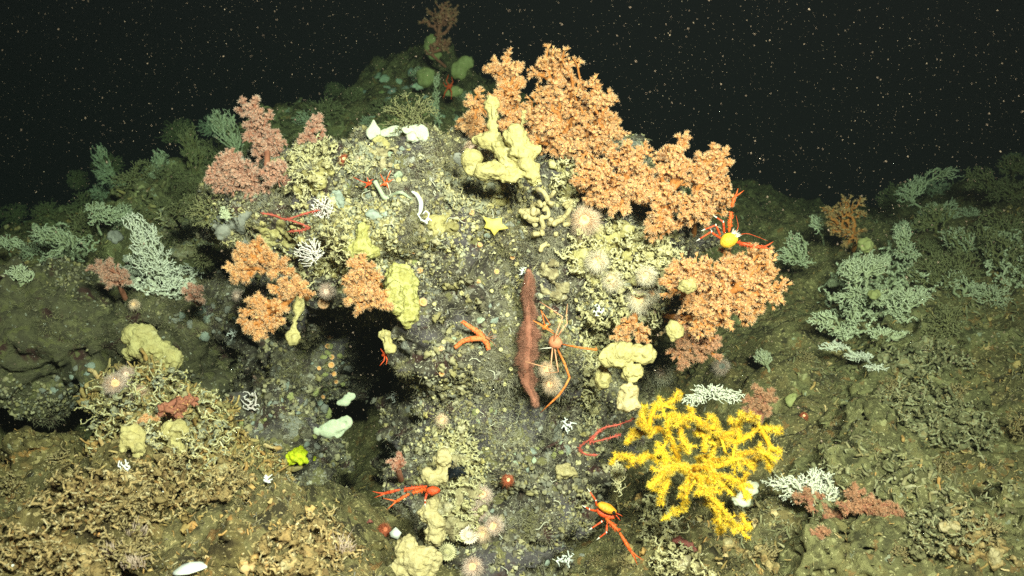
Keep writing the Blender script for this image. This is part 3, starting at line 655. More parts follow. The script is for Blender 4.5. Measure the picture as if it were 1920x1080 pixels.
def anemone(label, px, py, r, mt, mbdy, n=150, off=.0, d=None, tilt=(0, 0), group=None, name='anemone', L=1.0, w=.00026):
    p, nv = hit(px, py)
    if d is not None: p = P(px, py, d)
    R = r * K * p[1]; nv = nrm(nrm(nv) * .35 + nrm(-p) * .8 + np.array([tilt[0], 0, tilt[1]])); p = p - nrm(p) * off
    t = thing(name, label, 'anemone', p, group); B = basis(nv)
    V, F = lathe([(.02, .50), (.08, .52), (.14, .60), (.34, .60), (.52, .46), (.58, .25), (.44, .05), (.36, -.2), (.38, -.5), (.02, -.55)], 18)
    V = V * R; V = V + .06 * R * np.stack([vn(V / R * 5, 1), vn(V / R * 5, 2), vn(V / R * 5, 3)], 1)
    MB().add(V @ B.T + p, F).build('column', mbdy, t)
    a = rng.uniform(0, 6.283, n); q = rng.uniform(.26, .58, n); th = .55 + np.clip((q - .26) / .32, 0, 1) * 1.3 + rng.normal(0, .15, n)
    c0 = np.stack([q * np.cos(a), q * np.sin(a), np.clip(.62 - 1.1 * np.clip(q - .34, 0, 1) ** 1.0, .2, 1)], 1) * R
    D = np.stack([np.sin(th) * np.cos(a), np.sin(th) * np.sin(a), np.cos(th)], 1); sag = rng.uniform(.1, .5); skew = rng.uniform(-.5, .5, 2)
    V, Fs, tt = hairs(c0 @ B.T + p, D @ B.T + np.array([skew[0], 0, skew[1]]) * .5, R * L * rng.uniform(.15, .72, n) * (1 + .25 * np.sin(a + skew[0] * 9)), w, rng.normal(0, .34, (n, 3)) - np.array([0, 0, sag]))
    MB().addm(V, Fs, tt).build('tentacles', mt, t); return t

# ================================================================== orange corals of the crest
OR = dict(mp=M['orange'], ms=M['orange_stem'])
coral('bush_coral', 'tall orange bush coral with flat top, left of the tallest crest colony', (958, 285), [(950, 138, 38, 36), (955, 190, 34, 45), (962, 245, 30, 40)], 2.32, 620, **OR, based=2.45)
coral('bush_coral', 'tallest orange bush coral on the crest, rounded crown against black water', (1050, 330), [(1040, 130, 46, 42), (1050, 195, 60, 50), (1052, 265, 62, 52), (1010, 230, 40, 50)], 2.32, 1250, **OR, based=2.48)
coral('bush_coral', 'orange bush coral just right of the tallest crest colony', (1110, 330), [(1115, 200, 44, 45), (1135, 245, 34, 45), (1110, 275, 40, 45)], 2.30, 800, **OR, based=2.46)
coral('bush_coral', 'small spreading orange coral behind the club shaped yellow sponge', (900, 275), [(890, 205, 26, 34), (878, 238, 28, 26), (905, 250, 24, 30)], 2.38, 330, **OR, based=2.46)
coral('bush_coral', 'dense orange coral midway down the right crest, below the tallest colony', (1150, 400), [(1180, 310, 40, 50), (1185, 355, 40, 40), (1115, 340, 45, 48), (1140, 375, 40, 32)], 2.20, 1100, **OR, based=2.38)
coral('bush_coral', 'orange fingered coral with a lone finger pointing up, right crest', (1250, 430), [(1255, 320, 40, 44), (1235, 370, 38, 48), (1282, 268, 12, 20), (1272, 295, 14, 20), (1240, 425, 38, 30)], 2.20, 850, **OR, based=2.36)
coral('bush_coral', 'broad pale orange coral above the yellow squat lobster', (1300, 440), [(1345, 305, 28, 36), (1315, 320, 30, 40), (1335, 365, 44, 42), (1305, 395, 46, 38)], 2.18, 1150, M['orange'], M['orange_stem'], based=2.36, psize=.007)
coral('bush_coral', 'largest orange coral jutting right from the outcrop, below the yellow squat lobster', (1240, 590), [(1395, 505, 62, 44), (1420, 545, 48, 48), (1340, 535, 70, 52), (1280, 530, 44, 40), (1330, 590, 60, 40), (1390, 575, 40, 36)], 2.16, 2400, **OR, based=2.42)
coral('bush_coral', 'brownish orange coral hanging under the largest right hand colony', (1250, 600), [(1300, 630, 46, 34), (1320, 655, 34, 26), (1290, 610, 40, 26), (1280, 670, 26, 20)], 2.22, 650, M['brown'], M['orange_stem'], based=2.42)
coral('bush_coral', 'small orange coral drooping above the yellow sponge cluster', (1190, 590), [(1180, 615, 28, 20), (1165, 630, 16, 14), (1205, 628, 16, 16)], 2.22, 190, **OR, based=2.32, psize=.007)
PK = dict(mp=M['pink'], ms=M['pink_stem'])
coral('bush_coral', 'tall pinkish coral standing at the outcrop top left against black water', (535, 345), [(470, 205, 26, 22), (485, 240, 32, 34), (500, 280, 32, 38), (512, 325, 28, 34)], 2.42, 760, **PK, based=2.52)
coral('bush_coral', 'rounded reddish pink coral at far left shoulder of the outcrop', (490, 390), [(430, 315, 42, 30), (455, 345, 46, 34), (410, 340, 26, 22)], 2.36, 700, **PK, based=2.48)
coral('bush_coral', 'little pink coral tuft behind the cream crust, top of outcrop', (590, 300), [(592, 232, 16, 18), (580, 258, 28, 16)], 2.42, 170, **PK, based=2.5, psize=.007)
coral('bush_coral', 'orange coral on the left face below the pink lace fan', (560, 520), [(470, 475, 44, 28), (455, 510, 36, 30), (515, 500, 42, 28)], 2.22, 640, **OR, based=2.38)
coral('bush_coral', 'drooping orange coral above the hanging yellow bulb sponge', (575, 560), [(500, 580, 46, 26), (485, 615, 38, 26), (545, 545, 44, 24)], 2.20, 700, **OR, based=2.38)
coral('bush_coral', 'round pale orange coral hanging over the dark cave mouth', (740, 540), [(680, 520, 36, 36), (695, 560, 44, 32), (665, 545, 22, 36)], 2.20, 700, M['orange'], M['orange_stem'], based=2.36)
coral('bush_coral', 'dusky pink coral in front of the left white fan coral', (235, 560), [(200, 505, 36, 22), (215, 525, 32, 18)], 2.62, 330, **PK, based=2.72)
coral('bush_coral', 'dim pink coral tuft beside the left cream thicket', (375, 570), [(365, 550, 22, 18)], 2.55, 110, **PK)
coral('bush_coral', 'brownish pink coral behind the big yellow coral', (1415, 800), [(1430, 745, 34, 20), (1418, 770, 32, 20)], 2.35, 330, M['brown'], M['pink_stem'])
coral('bush_coral', 'sprawling brown pink coral lying on the lower right slope', (1575, 980), [(1620, 950, 56, 22), (1555, 965, 44, 24), (1670, 955, 26, 16), (1600, 925, 18, 16), (1520, 935, 34, 16), (1540, 1000, 18, 10)], 2.12, 800, M['brown'], M['pink_stem'], psize=.007)
coral('bush_coral', 'tan open branched coral standing on the dim right slope', (1600, 470), [(1585, 400, 36, 34), (1592, 440, 32, 26), (1570, 425, 22, 26)], 3.35, 420, M['tan'], M['orange_stem'], psize=.009, pp=.8)
coral('bush_coral', 'dim brown branching coral on the far ridge top', (835, 125), [(825, 40, 38, 34), (845, 30, 18, 24), (825, 85, 24, 30)], 4.45, 330, M['brown'], M['pink_stem'], psize=.012, r0=.0025, pp=.6)
coral('bush_coral', 'small pink branching coral beside the cave, left edge of pillar base', (752, 900), [(745, 868, 18, 18)], 2.24, 60, **PK, psize=.006, r0=.0028)
coral('bush_coral', 'salmon orange coral between the low yellow sponges and cream thicket', (325, 790), [(318, 770, 30, 22), (352, 755, 24, 20)], 2.12, 170, M['orange'], M['pink_stem'], psize=.005, r0=.003, pp=.5)
coral('bush_coral', 'fuzzy orange coral just left of the low lobed yellow sponge', (285, 820), [(278, 797, 24, 16)], 2.12, 150, **OR, psize=.007)

# ---- big yellow coral: thick arms bristling with polyps
def arms(name, label, base, d, paths, r, mstem, mpol, nper=900, group=None, psize=.009):
    t = thing(name, label, 'coral', P(*base, d + .12)); m = MB(); pos = []; D = []
    for path in paths:
        sw = rng.uniform(-.05, .07); pts = np.array([P(a, b, d + 1.4 * dd + sw * k / (len(path) - 1)) for k, (a, b, dd) in enumerate(path)]); q = smooth_path(pts, 7)
        q = q + .012 * np.stack([fbm(q * 30, 2, 1), fbm(q * 30, 2, 2), fbm(q * 30, 2, 3)], 1)
        rr = r * np.linspace(1.15, .75, len(q)); m.addm(*ptube(q, rr, 7), np.linspace(0, 1, len(q)).repeat(7).tolist() + [0, 1])
        seg = np.linalg.norm(np.diff(q, axis=0), axis=1).sum(); k = int(nper * seg)
        f = rng.uniform(0, len(q) - 1.001, k); i = f.astype(int); c = q[i] + (q[i + 1] - q[i]) * (f - i)[:, None]
        tg = nrm(q[i + 1] - q[i]); dv = rng.normal(size=(k, 3)); dv = nrm(dv - tg * (dv * tg).sum(1)[:, None])
        pos.append(c + dv * r * .75); D.append(dv + tg * .5)
        for u in rng.choice(len(q) - 1, max(1, int(seg * 55))):           # knobby side twigs
            dv = nrm(rng.normal(size=3) * .7 + nrm(q[u + 1] - q[u]) * .8); L = rng.uniform(.014, .034)
            V, Fs = ptube([q[u], q[u] + dv * L * .6, q[u] + dv * L], [r * .7, r * .6, r * .45], 6); m.addm(V, Fs, .8)
            k2 = 14; pos.append(q[u] + dv * L * rng.uniform(.4, 1.05, k2)[:, None] + rng.normal(0, r * .35, (k2, 3))); D.append(dv + rng.normal(0, .8, (k2, 3)))
    m.build('branches', mstem, t); pos = np.vstack(pos); D = np.vstack(D); m = MB()
    instances(m, *FUZZ, pos, D, psize * rng.uniform(.55, 1.15, len(pos)), vary=.3); m.build('polyps', mpol, t, smooth=False); return t
YP = [[(1300, 900, .06), (1290, 880, .0), (1255, 882, -.05), (1215, 905, -.08)], [(1290, 885, 0), (1330, 870, -.04), (1380, 860, -.06), (1430, 866, -.06)],
      [(1290, 885, .0), (1318, 915, -.08), (1345, 950, -.1), (1370, 985, -.1), (1402, 988, -.1)], [(1300, 895, -.04), (1325, 935, -.08), (1345, 970, -.08), (1350, 995, -.08)],
      [(1295, 890, -.02), (1283, 930, -.06), (1262, 965, -.06)], [(1290, 880, .05), (1265, 850, .02), (1250, 815, .0), (1262, 780, -.02), (1290, 770, -.02)],
      [(1270, 860, .04), (1225, 850, .02), (1190, 860, .0), (1150, 848, 0)], [(1250, 815, .02), (1215, 800, .02), (1190, 815, .02), (1172, 832, 0)],
      [(1222, 805, .02), (1220, 775, 0), (1240, 755, 0), (1268, 747, 0)], [(1222, 805, .02), (1205, 790, .0), (1205, 765, .04)],
      [(1300, 880, .06), (1330, 850, .03), (1355, 825, .0), (1345, 795, -.01), (1325, 780, -.02)], [(1345, 800, 0), (1320, 800, 0), (1300, 790, 0), (1275, 800, 0)],
      [(1350, 830, 0), (1390, 820, -.01), (1425, 810, -.02), (1455, 800, -.02)], [(1385, 820, 0), (1385, 790, 0), (1405, 778, -.02), (1412, 775, -.02)], [(1425, 812, -.01), (1440, 835, -.02), (1442, 848, -.02)],
      [(1330, 870, .02), (1370, 855, -.02), (1400, 845, -.03), (1430, 852, -.04), (1446, 870, -.04)], [(1300, 880, -.02), (1330, 890, -.06), (1360, 900, -.08), (1390, 908, -.08), (1400, 920, -.08)],
      [(1250, 885, -.02), (1240, 860, 0), (1235, 840, 0)], [(1320, 850, .0), (1320, 820, 0), (1305, 805, 0)], [(1360, 825, 0), (1372, 800, 0), (1362, 780, 0)], [(1280, 800, 0), (1275, 830, .02), (1290, 850, .02)],
      [(1235, 885, -.04), (1245, 915, -.05), (1240, 940, -.05)], [(1310, 905, -.06), (1345, 905, -.09), (1375, 930, -.09)]]
arms('yellow_coral', 'big bright yellow coral with thick bristly arms beside the pillar base', (1300, 900), 2.02, YP, .0050, M['yellow_stem'], M['yellow'], 1000, psize=.0061)

# ---- cream and white hard corals
CR = M['cream']
crust('cream_coral', 'bright cream knobbly coral mass covering the right shoulder of the outcrop', [(1050, 470), (1090, 430), (1150, 415), (1215, 430), (1255, 470), (1250, 560), (1225, 620), (1160, 585), (1090, 530)], 1900, .05, CR, .0032, .009, lumps=90)
crust('cream_coral', 'yellow cream coral patch tucked below the broad pale orange coral', [(1190, 425), (1260, 440), (1275, 500), (1230, 500), (1190, 470)], 420, .05, CR, .0032, .009, lumps=50)
crust('cream_coral', 'yellow cream coral slope above the broad wrinkled sponge', [(1085, 560), (1150, 590), (1235, 620), (1240, 660), (1150, 640), (1100, 650)], 480, .045, CR, .003, .009, lumps=60)
crust('cream_coral', 'cream coral patch along the upper edge by the white cup sponges', [(640, 280), (700, 275), (720, 300), (690, 330), (640, 320)], 300, .025, M['creambits'], .0026, .007, lumps=60)
crust('cream_coral', 'speckled cream crust between the sea star and the crest sponge', [(830, 330), (890, 340), (930, 370), (900, 395), (850, 390), (820, 360)], 300, .025, M['creambits'], .0024, .006, lumps=70)
crust('cream_coral', 'cream coral strip between two orange corals near the crest', [(1040, 290), (1085, 280), (1095, 340), (1080, 400), (1050, 390), (1030, 340)], 420, .04, CR, lumps=20)
crust('cream_coral', 'narrow cream coral strip down the right edge of the pillar', [(1092, 620), (1118, 620), (1120, 690), (1108, 800), (1094, 800), (1092, 700)], 380, .025, CR, .0028, lumps=25)
crust('cream_coral', 'tumbled cream coral down the left front of the pillar base', [(815, 790), (870, 790), (905, 860), (910, 930), (890, 1000), (840, 1010), (825, 930), (840, 860)], 800, .04, CR, .0028, lumps=35)
crust('cream_coral', 'cream coral thicket of the low mound, behind the two yellow sponges', [(160, 760), (230, 720), (300, 690), (360, 700), (410, 760), (430, 850), (380, 900), (330, 860), (240, 850), (170, 800)], 1300, .065, M['creambits'], .0030, .009, lumps=90)
crust('cream_coral', 'weathered cream coral wall on the lower right, left of the red sea cucumber', [(1195, 950), (1235, 920), (1260, 960), (1300, 1040), (1330, 1080), (1240, 1080), (1215, 1020)], 480, .05, CR, .003, lumps=20)
crust('cream_coral', 'yellow cream coral on the outcrop top beside the pink tuft', [(545, 290), (600, 265), (640, 270), (630, 310), (600, 340), (570, 400), (555, 370)], 420, .035, CR, .0026, lumps=30)
crust('cream_coral', 'cream coral patch above the cushion sponge, mid outcrop', [(620, 420), (690, 470), (720, 500), (650, 500), (560, 540), (540, 520), (610, 480)], 420, .035, CR, .0024, lumps=30)
bare('white_coral', 'white fan shaped branching coral on the dim left reef', (290, 540), [(250, 415, 22, 18), (272, 440, 30, 26), (280, 475, 42, 30), (300, 505, 44, 26), (320, 530, 30, 18)], 2.75, 900, M['white'], .0026, .006)
bare('green_coral', 'pale green branching coral on far left reef, by the frame edge', (110, 500), [(90, 440, 40, 20), (125, 460, 30, 22), (105, 485, 34, 18)], 3.2, 480, M['green'], .003, .007)
bare('green_coral', 'small pale green coral cut by the left frame edge', (20, 480), [(17, 455, 30, 16)], 3.2, 150, M['green'], .003, .007)
bare('white_coral', 'white twiggy coral tangle above the big yellow coral', (1320, 770), [(1335, 735, 46, 16), (1300, 750, 26, 14), (1370, 745, 28, 14)], 2.3, 420, M['white'], .0022, .005)
bare('white_coral', 'white coral thicket between the yellow coral and the sprawling brown coral', (1530, 950), [(1470, 905, 40, 18), (1530, 905, 44, 26), (1570, 930, 30, 20), (1500, 930, 40, 18)], 2.15, 800, M['white'], .0024, .006)
bare('green_coral', 'largest pale green coral mass on the right slope, under the tan coral', (1610, 600), [(1600, 510, 30, 28), (1640, 495, 36, 24), (1605, 560, 44, 26), (1600, 600, 14, 30), (1670, 560, 30, 20)], 3.0, 1000, M['green'], .003, .008)
bare('white_coral', 'spiky pale coral at the right end of the green coral mass', (1690, 590), [(1700, 560, 34, 22), (1725, 555, 24, 16), (1680, 590, 24, 18)], 2.95, 420, M['green'], .003, .007)
bare('green_coral', 'pale coral branch lying low on the right slope', (1600, 680), [(1565, 650, 34, 10), (1610, 668, 30, 12), (1640, 690, 26, 8)], 2.8, 380, M['white'], .0026, .007)
bare('green_coral', 'bushy green coral left of the tan coral, right slope', (1500, 500), [(1490, 460, 22, 26), (1470, 480, 20, 20), (1505, 490, 22, 16)], 3.4, 280, M['green'], .003, .008)
bare('green_coral', 'small blue green coral sprig behind the tan coral', (1545, 460), [(1530, 420, 14, 20)], 3.5, 100, M['green'], .003, .006)
bare('green_coral', 'green coral column up from the mass, right of the tan coral', (1690, 500), [(1690, 440, 20, 24), (1700, 475, 28, 22)], 3.3, 260, M['green'], .003, .007)
bare('green_coral', 'feathery blue green coral fan on the dim far right slope', (1810, 490), [(1790, 440, 34, 18), (1815, 460, 34, 22)], 3.4, 330, M['green'], .0026, .006)
bare('green_coral', 'pale lumpy coral by the right frame edge', (1890, 530), [(1880, 470, 34, 30), (1900, 500, 30, 24)], 3.3, 330, M['olive'], .004, .008)
bare('green_coral', 'faint green coral branch silhouetted on the right skyline', (1750, 400), [(1770, 325, 40, 14), (1720, 345, 22, 18), (1700, 365, 22, 22)], 3.9, 380, M['green'], .0032, .007)
bare('green_coral', 'hanging pale coral spray in the dim water of the far ridge', (835, 270), [(820, 150, 8, 18), (818, 185, 9, 24), (820, 225, 10, 24), (810, 200, 10, 18)], 4.0, 260, M['green'], .0024, .005)
for lab, bs, lb, dd in [('pale green coral bush low in the middle of the right slope', (1560, 640), [(1545, 600, 30, 20), (1580, 625, 24, 16)], 2.9), ('dim green coral thicket left of the far right crust', (1800, 560), [(1790, 525, 34, 22), (1830, 545, 26, 18)], 3.2),
                        ('green brown coral spray on the right skyline beside the faint branch', (1840, 380), [(1835, 335, 36, 26), (1870, 350, 30, 24)], 3.9), ('dim olive coral bush at the top right frame edge', (1905, 360), [(1900, 310, 30, 26)], 4.0),
                        ('olive coral spray behind the feathery blue green fan', (1760, 440), [(1755, 400, 34, 22), (1730, 420, 24, 18)], 3.6), ('small pale coral sprig on the slope under the largest orange coral', (1440, 700), [(1430, 670, 18, 14)], 2.8),
                        ('grey green coral tangle at the foot of the largest green coral mass', (1650, 650), [(1655, 625, 30, 14), (1690, 630, 20, 12)], 2.9), ('yellow green coral bush on the left reef above the grey disc', (190, 440), [(185, 400, 30, 24), (215, 405, 24, 18)], 3.3),
                        ('olive coral bush between the left white fan and the reddish pink coral', (340, 430), [(335, 400, 30, 24), (360, 380, 22, 22)], 3.1), ('small green coral at the left frame edge under the pale ones', (40, 540), [(35, 515, 30, 18)], 2.9),
                        ('twiggy olive coral on the left reef right of the white fan', (390, 510), [(385, 480, 24, 22)], 2.75)]:
    bare('green_coral', lab, bs, lb, dd, 330, M['olive'] if 'olive' in lab or 'brown' in lab else M['green'], .0032, .008)
bare('cream_coral', 'small twiggy coral in shadow left of the yellow coral', (1160, 960), [(1160, 900, 14, 34), (1155, 880, 12, 20)], 2.2, 150, M['cream'], .0022, .004)

crust('cream_coral', 'pale green cream coral crust below the left white fan coral', [(225, 490), (340, 480), (385, 520), (335, 565), (250, 548)], 420, .05, M['white'], .0036, .010, lumps=40)
for lab, bs, lb, dd in [('dark green fern like coral fan beside the tall pinkish coral', (445, 320), [(420, 235, 26, 34), (400, 225, 14, 24), (440, 270, 18, 34)], 3.9), ('dim olive fern like coral fan on the left skyline', (365, 330), [(350, 262, 22, 34), (370, 285, 22, 26)], 4.0),
                        ('faint blue green feathery coral at the left end of the skyline', (215, 370), [(185, 290, 18, 24), (195, 325, 24, 24), (225, 345, 22, 18)], 4.4), ('dim green coral spray low on the left skyline', (310, 350), [(300, 300, 20, 22), (285, 325, 20, 18)], 4.1),
                        ('green twiggy coral under the rounded reddish pink coral', (420, 420), [(395, 395, 18, 14), (425, 400, 14, 16)], 2.9)]:
    bare('fern_coral', lab, bs, lb, dd, 420, M['green'] if 'green' in lab else M['olive'], .0028, .006, bf=.8, flat=.35)
crust('green_coral', 'broad pale green crust of coral branches at the heart of the right slope', [(1570, 500), (1640, 470), (1700, 490), (1750, 560), (1700, 610), (1640, 595), (1610, 650), (1540, 585)], 520, .08, M['green'], .0052, .014, lumps=40)
crust('green_coral', 'dim green coral crust at the far right edge of the slope', [(1830, 440), (1920, 450), (1920, 540), (1850, 530)], 260, .07, M['green'], .0052, .014, lumps=20)
crust('dead_coral', 'yellowish crumbling coral patch on the lower right slope above the dark hollow', [(1640, 740), (1720, 710), (1800, 750), (1870, 800), (1860, 850), (1760, 840), (1690, 800)], 420, .05, M['greenbits'], .0040, .011, lumps=50)
crust('dead_coral', 'tan crumbling coral patch right of the sprawling brown pink coral', [(1700, 960), (1780, 940), (1850, 990), (1800, 1050), (1700, 1040)], 300, .04, M['greenbits'], .0036, .010, lumps=40)
crust('dead_coral', 'pale crumbling coral strip on the upper right slope behind the green crust', [(1640, 660), (1760, 640), (1830, 690), (1720, 700)], 260, .05, M['greenbits'], .0042, .011, lumps=30)
crust('dead_coral', 'tangle of ochre coral branches on the lower left seabed crust', [(60, 930), (150, 880), (240, 885), (330, 955), (270, 985), (120, 1000)], 520, .045, M['crustbits'], .0034, .010, lumps=30)
crust('dead_coral', 'tangle of ochre coral branches below the low yellow sponges', [(240, 880), (330, 855), (450, 865), (470, 935), (380, 960), (280, 930)], 480, .045, M['crustbits'], .0034, .010, lumps=30)
crust('dead_coral', 'ochre branch tangle in the bottom left corner', [(0, 980), (90, 1000), (200, 1040), (220, 1080), (0, 1080)], 360, .04, M['crustbits'], .0034, .010, lumps=20)
crust('dead_coral', 'ochre branch tangle on the rubble slope left of the bottom sponge', [(480, 1020), (600, 955), (700, 925), (720, 1000), (640, 1070), (500, 1080)], 420, .03, M['crustbits'], .003, .008, lumps=30)
crust('green_coral', 'pale green crust spreading around the far left branching coral', [(60, 430), (140, 420), (190, 460), (150, 510), (80, 500)], 260, .06, M['green'], .0048, .012, lumps=20)
crust('dead_coral', 'olive yellow crust on the left reef beside the outcrop', [(290, 400), (380, 390), (400, 470), (330, 480), (290, 450)], 300, .05, M['creambits'], .0042, .011, lumps=40)
# ---- thickets of old dead coral on the slopes: one of each look is built, then copied
def thicket(label, m_, size, n, r0, group):
    pts = in_ell(n, np.array([0, 0, size * .35]), np.array([size, size * .8, size * .5]), .45); pts = np.vstack([pts, in_fingers(n // 2, np.array([0, 0, size * .3]), np.array([size, size * .8, size * .6]))]); pts = pts[(pts[:, 2] > -.02) & (fbm(pts * 22 + rng.uniform(0, 50), 2, 3) > -.12)]
    A, par, cnt, o = grow(pts, np.zeros(3), .6); A, par, cnt = kink(A, par, cnt, .012); m = MB(); tree_tubes(m, A, par, cnt, r0, r0 * 3.5, .32, 4, .8); cups(m, A, par, r0 * 1.6); rough(m, r0 * 1.0, 150)
    return tag(m.build('coral_thicket', m_), label, 'coral', group)
def strew(protos, spots, label, group, lo=.7, hi=1.2):
    for j, (px, py) in enumerate(spots):
        p, nv = hit(px, py); q = protos[j % len(protos)]
        o = q.copy(); COL.objects.link(o); o.location = tuple(p - nv * .01); s = rng.uniform(lo, hi); o.scale = (s, s, s * rng.uniform(.8, 1.2))
        b = basis(nrm(nv + np.array([0, -.1, .8])), rng.uniform(0, 6.28)); o.rotation_euler = Matrix(b.tolist()).to_euler()
        o['label'] = label; o['group'] = group
def area(poly, n, sep):
    poly = np.array(poly, float); out = []
    for _ in range(4000):
        x, y = rng.uniform(poly.min(0), poly.max(0))
        if inpoly(np.array([x]), np.array([y]), poly)[0] and all((x - a) ** 2 + (y - b) ** 2 > sep * sep for a, b in out): out.append((x, y))
        if len(out) >= n: break
    return out
po = [thicket('x', M['olive'], .15, 800, .0016, 'g') for _ in range(3)]
pg = [thicket('x', M['green'], .12, 500, .0015, 'g') for _ in range(2)]
pd = [thicket('x', M['dead'], .06, 200, .0017, 'g') for _ in range(3)]
strew(po + pg[:1], area([(150, 290), (260, 270), (350, 240), (440, 220), (420, 330), (400, 430), (330, 470), (180, 480), (60, 480), (0, 450), (0, 410), (130, 390)], 20, 44), 'dim olive coral thicket on the left reef below the black water', 'dim thickets on the left reef', .35, .75)
strew(po + pg, area([(1680, 380), (1780, 310), (1900, 290), (1920, 600), (1750, 640), (1700, 500)], 16, 50), 'dark brown green coral thicket on the far right slope', 'dim thickets on the right slope', .4, .9)
strew(po + pg, area([(540, 250), (600, 180), (760, 130), (900, 160), (880, 230), (650, 240)], 12, 34), 'faint small thicket on the dark far ridge', 'thickets on the far ridge', .4, .7)
strew(pd, area([(0, 870), (180, 850), (440, 880), (480, 980), (380, 1080), (0, 1080)], 7, 80), 'tan crumbling dead coral clump on the lower left seabed', 'dead coral clumps lower left')
strew(pd, area([(1450, 660), (1900, 640), (1920, 1080), (1330, 1080), (1480, 1000), (1700, 880), (1500, 760)], 10, 80), 'olive brown dead coral clump on the lower right slope', 'dead coral clumps on the right slope', .5, 1.0)
strew(pd[:2], area([(1120, 860), (1200, 840), (1230, 1000), (1180, 1080), (1110, 1060)], 5, 40), 'brown dead coral clump in the shadow right of the pillar base', 'dead coral clumps beside the pillar', .5, .8)
for o in po + pg + pd: bpy.data.objects.remove(o)

# ================================================================== sponges
def bank(name, label, poly, n, r0, r1, m_, cat='sponge', h=.0045, off=.25, amp=.007, k=.010, kind=None):
    poly = np.array(poly, float); x = rng.uniform(poly[:, 0].min(), poly[:, 0].max(), n * 5); y = rng.uniform(poly[:, 1].min(), poly[:, 1].max(), n * 5)
    q = inpoly(x, y, poly); x, y = x[q][:n], y[q][:n]; hs = [hit(a, b) for a, b in zip(x, y)]; p = np.array([a[0] for a in hs]); nn = np.array([a[1] for a in hs])
    ok = np.abs(p[:, 1] - np.median(p[:, 1])) < .2; p, nn = p[ok], nn[ok]; R = np.exp(rng.uniform(math.log(r0), math.log(r1), len(p))) * K * p[:, 1]
    c = p + nrm(nn + np.array([0, -.4, 0])) * (R * off)[:, None]; lo = c.min(0) - R.max() - .03; hi = c.max(0) + R.max() + .03
    def fn(g):
        f = np.full(g.shape[:3], .03, np.float32)
        for ci, ri in zip(c, R):
            a = np.maximum(((ci - ri - .03 - lo) / h).astype(int), 0); b = ((ci + ri + .03 - lo) / h).astype(int) + 2; sl = tuple(slice(u, v) for u, v in zip(a, b))
            f[sl] = smin(f[sl], np.linalg.norm(g[sl] - ci.astype(np.float32), axis=-1) - ri, k)
        near = f < .024; b = g[near]; f[near] += amp * fbm(b * 42, 3, 4) + .012 * np.clip((vn(b * 60, 9) - .25) * 3, 0, 1)
        return f
    V, F = largest(*nets(fn, lo, hi, h)); N = vnormals(V, F); fine = cat == 'dead coral'; V = V + N * ((.0055 if fine else .0028) * fbm(V * (85 if fine else 130), 3, 8))[:, None]
    return tag(MB().add(V, F, np.clip(.5 + .8 * fbm(V * (48 if fine else 20), 3, 21), 0, 1)).build(name, m_, loc=p[0]), label, cat)
bank('sponge_bank', 'lumpy cream yellow sponge bank carrying the fuzzy anemones on the right shoulder', [(1060, 480), (1100, 440), (1160, 425), (1240, 450), (1255, 540), (1225, 600), (1160, 575), (1090, 525)], 130, 7, 17, M['bank'])
bank('sponge_bank', 'knobbly yellow cream sponge strip down the right edge of the pillar', [(1092, 610), (1120, 610), (1120, 720), (1108, 800), (1094, 800)], 60, 4, 9, M['bank'])
bank('sponge_bank', 'lumpy cream sponge mass between the ribbed corals and the feather star', [(825, 800), (868, 800), (900, 870), (905, 940), (880, 1010), (840, 1010), (835, 900)], 75, 6, 13, M['bank_pale'])
bank('sponge_bank', 'yellow cream sponge mass under the crest corals left of the broad orange coral', [(1035, 290), (1080, 290), (1090, 350), (1075, 400), (1040, 385)], 45, 5, 12, M['bank'])
bank('sponge_bank', 'lumpy yellow sponge patch left of the little pink tuft', [(560, 300), (610, 275), (630, 290), (600, 350), (575, 400), (560, 380)], 50, 5, 11, M['bank'])
bank('sponge_bank', 'dull yellow sponge patch right of the pink lace fan', [(620, 430), (650, 420), (665, 500), (600, 520), (600, 480)], 40, 5, 11, M['bank'])
bank('sponge_bank', 'cream lumpy sponge patch left of the yellow sea star', [(780, 400), (850, 395), (870, 430), (800, 450)], 26, 4, 9, M['bank'], off=.1)
bank('sponge_bank', 'pale sponge patch above the little red squat lobsters', [(660, 270), (740, 280), (740, 310), (670, 320)], 34, 4, 10, M['bank_pale'], off=.1)
bank('sponge_bank', 'cream sponge patch right of the cushion sponge', [(790, 470), (850, 465), (870, 500), (800, 520)], 24, 4, 9, M['bank_pale'], off=.0)
bank('sponge_bank', 'cream sponge patch on the left shoulder above the orange corals', [(480, 430), (550, 420), (560, 460), (500, 470)], 34, 4, 10, M['bank'], off=.1)
bank('sponge_bank', 'grey white sponge patch between the brown strand and the cream shoulder', [(1010, 500), (1050, 490), (1070, 560), (1030, 570)], 34, 4, 10, M['bank_pale'], off=.1)
bank('sponge_bank', 'small yellow sponge patch under the crest sponge', [(880, 350), (940, 345), (960, 375), (900, 385)], 30, 4, 9, M['bank'], off=.1)
bank('sponge_bank', 'grey lilac sponge crust on the left shoulder under the reddish pink coral', [(400, 410), (480, 400), (500, 440), (440, 470), (400, 460)], 40, 6, 13, M['sponge_gray'], off=-.2)
bank('sponge_bank', 'beige crust of sponge on the low left mound', [(250, 690), (330, 700), (400, 760), (410, 830), (360, 850), (330, 780), (260, 740)], 70, 5, 12, M['bank_pale'])
bank('sponge_bank', 'pale crust high on the low left mound beside the large rounded sponge', [(190, 740), (250, 700), (270, 760), (200, 790)], 30, 4, 9, M['bank_pale'])
bank('reef_crust', 'orange tan crust ledge on the lower left seabed', [(60, 930), (150, 885), (240, 890), (330, 955), (270, 985), (190, 955), (120, 1000), (60, 1000)], 330, 2, 5.5, M['crustbits'], 'dead coral', h=.004, amp=.012, off=.5, k=.006)
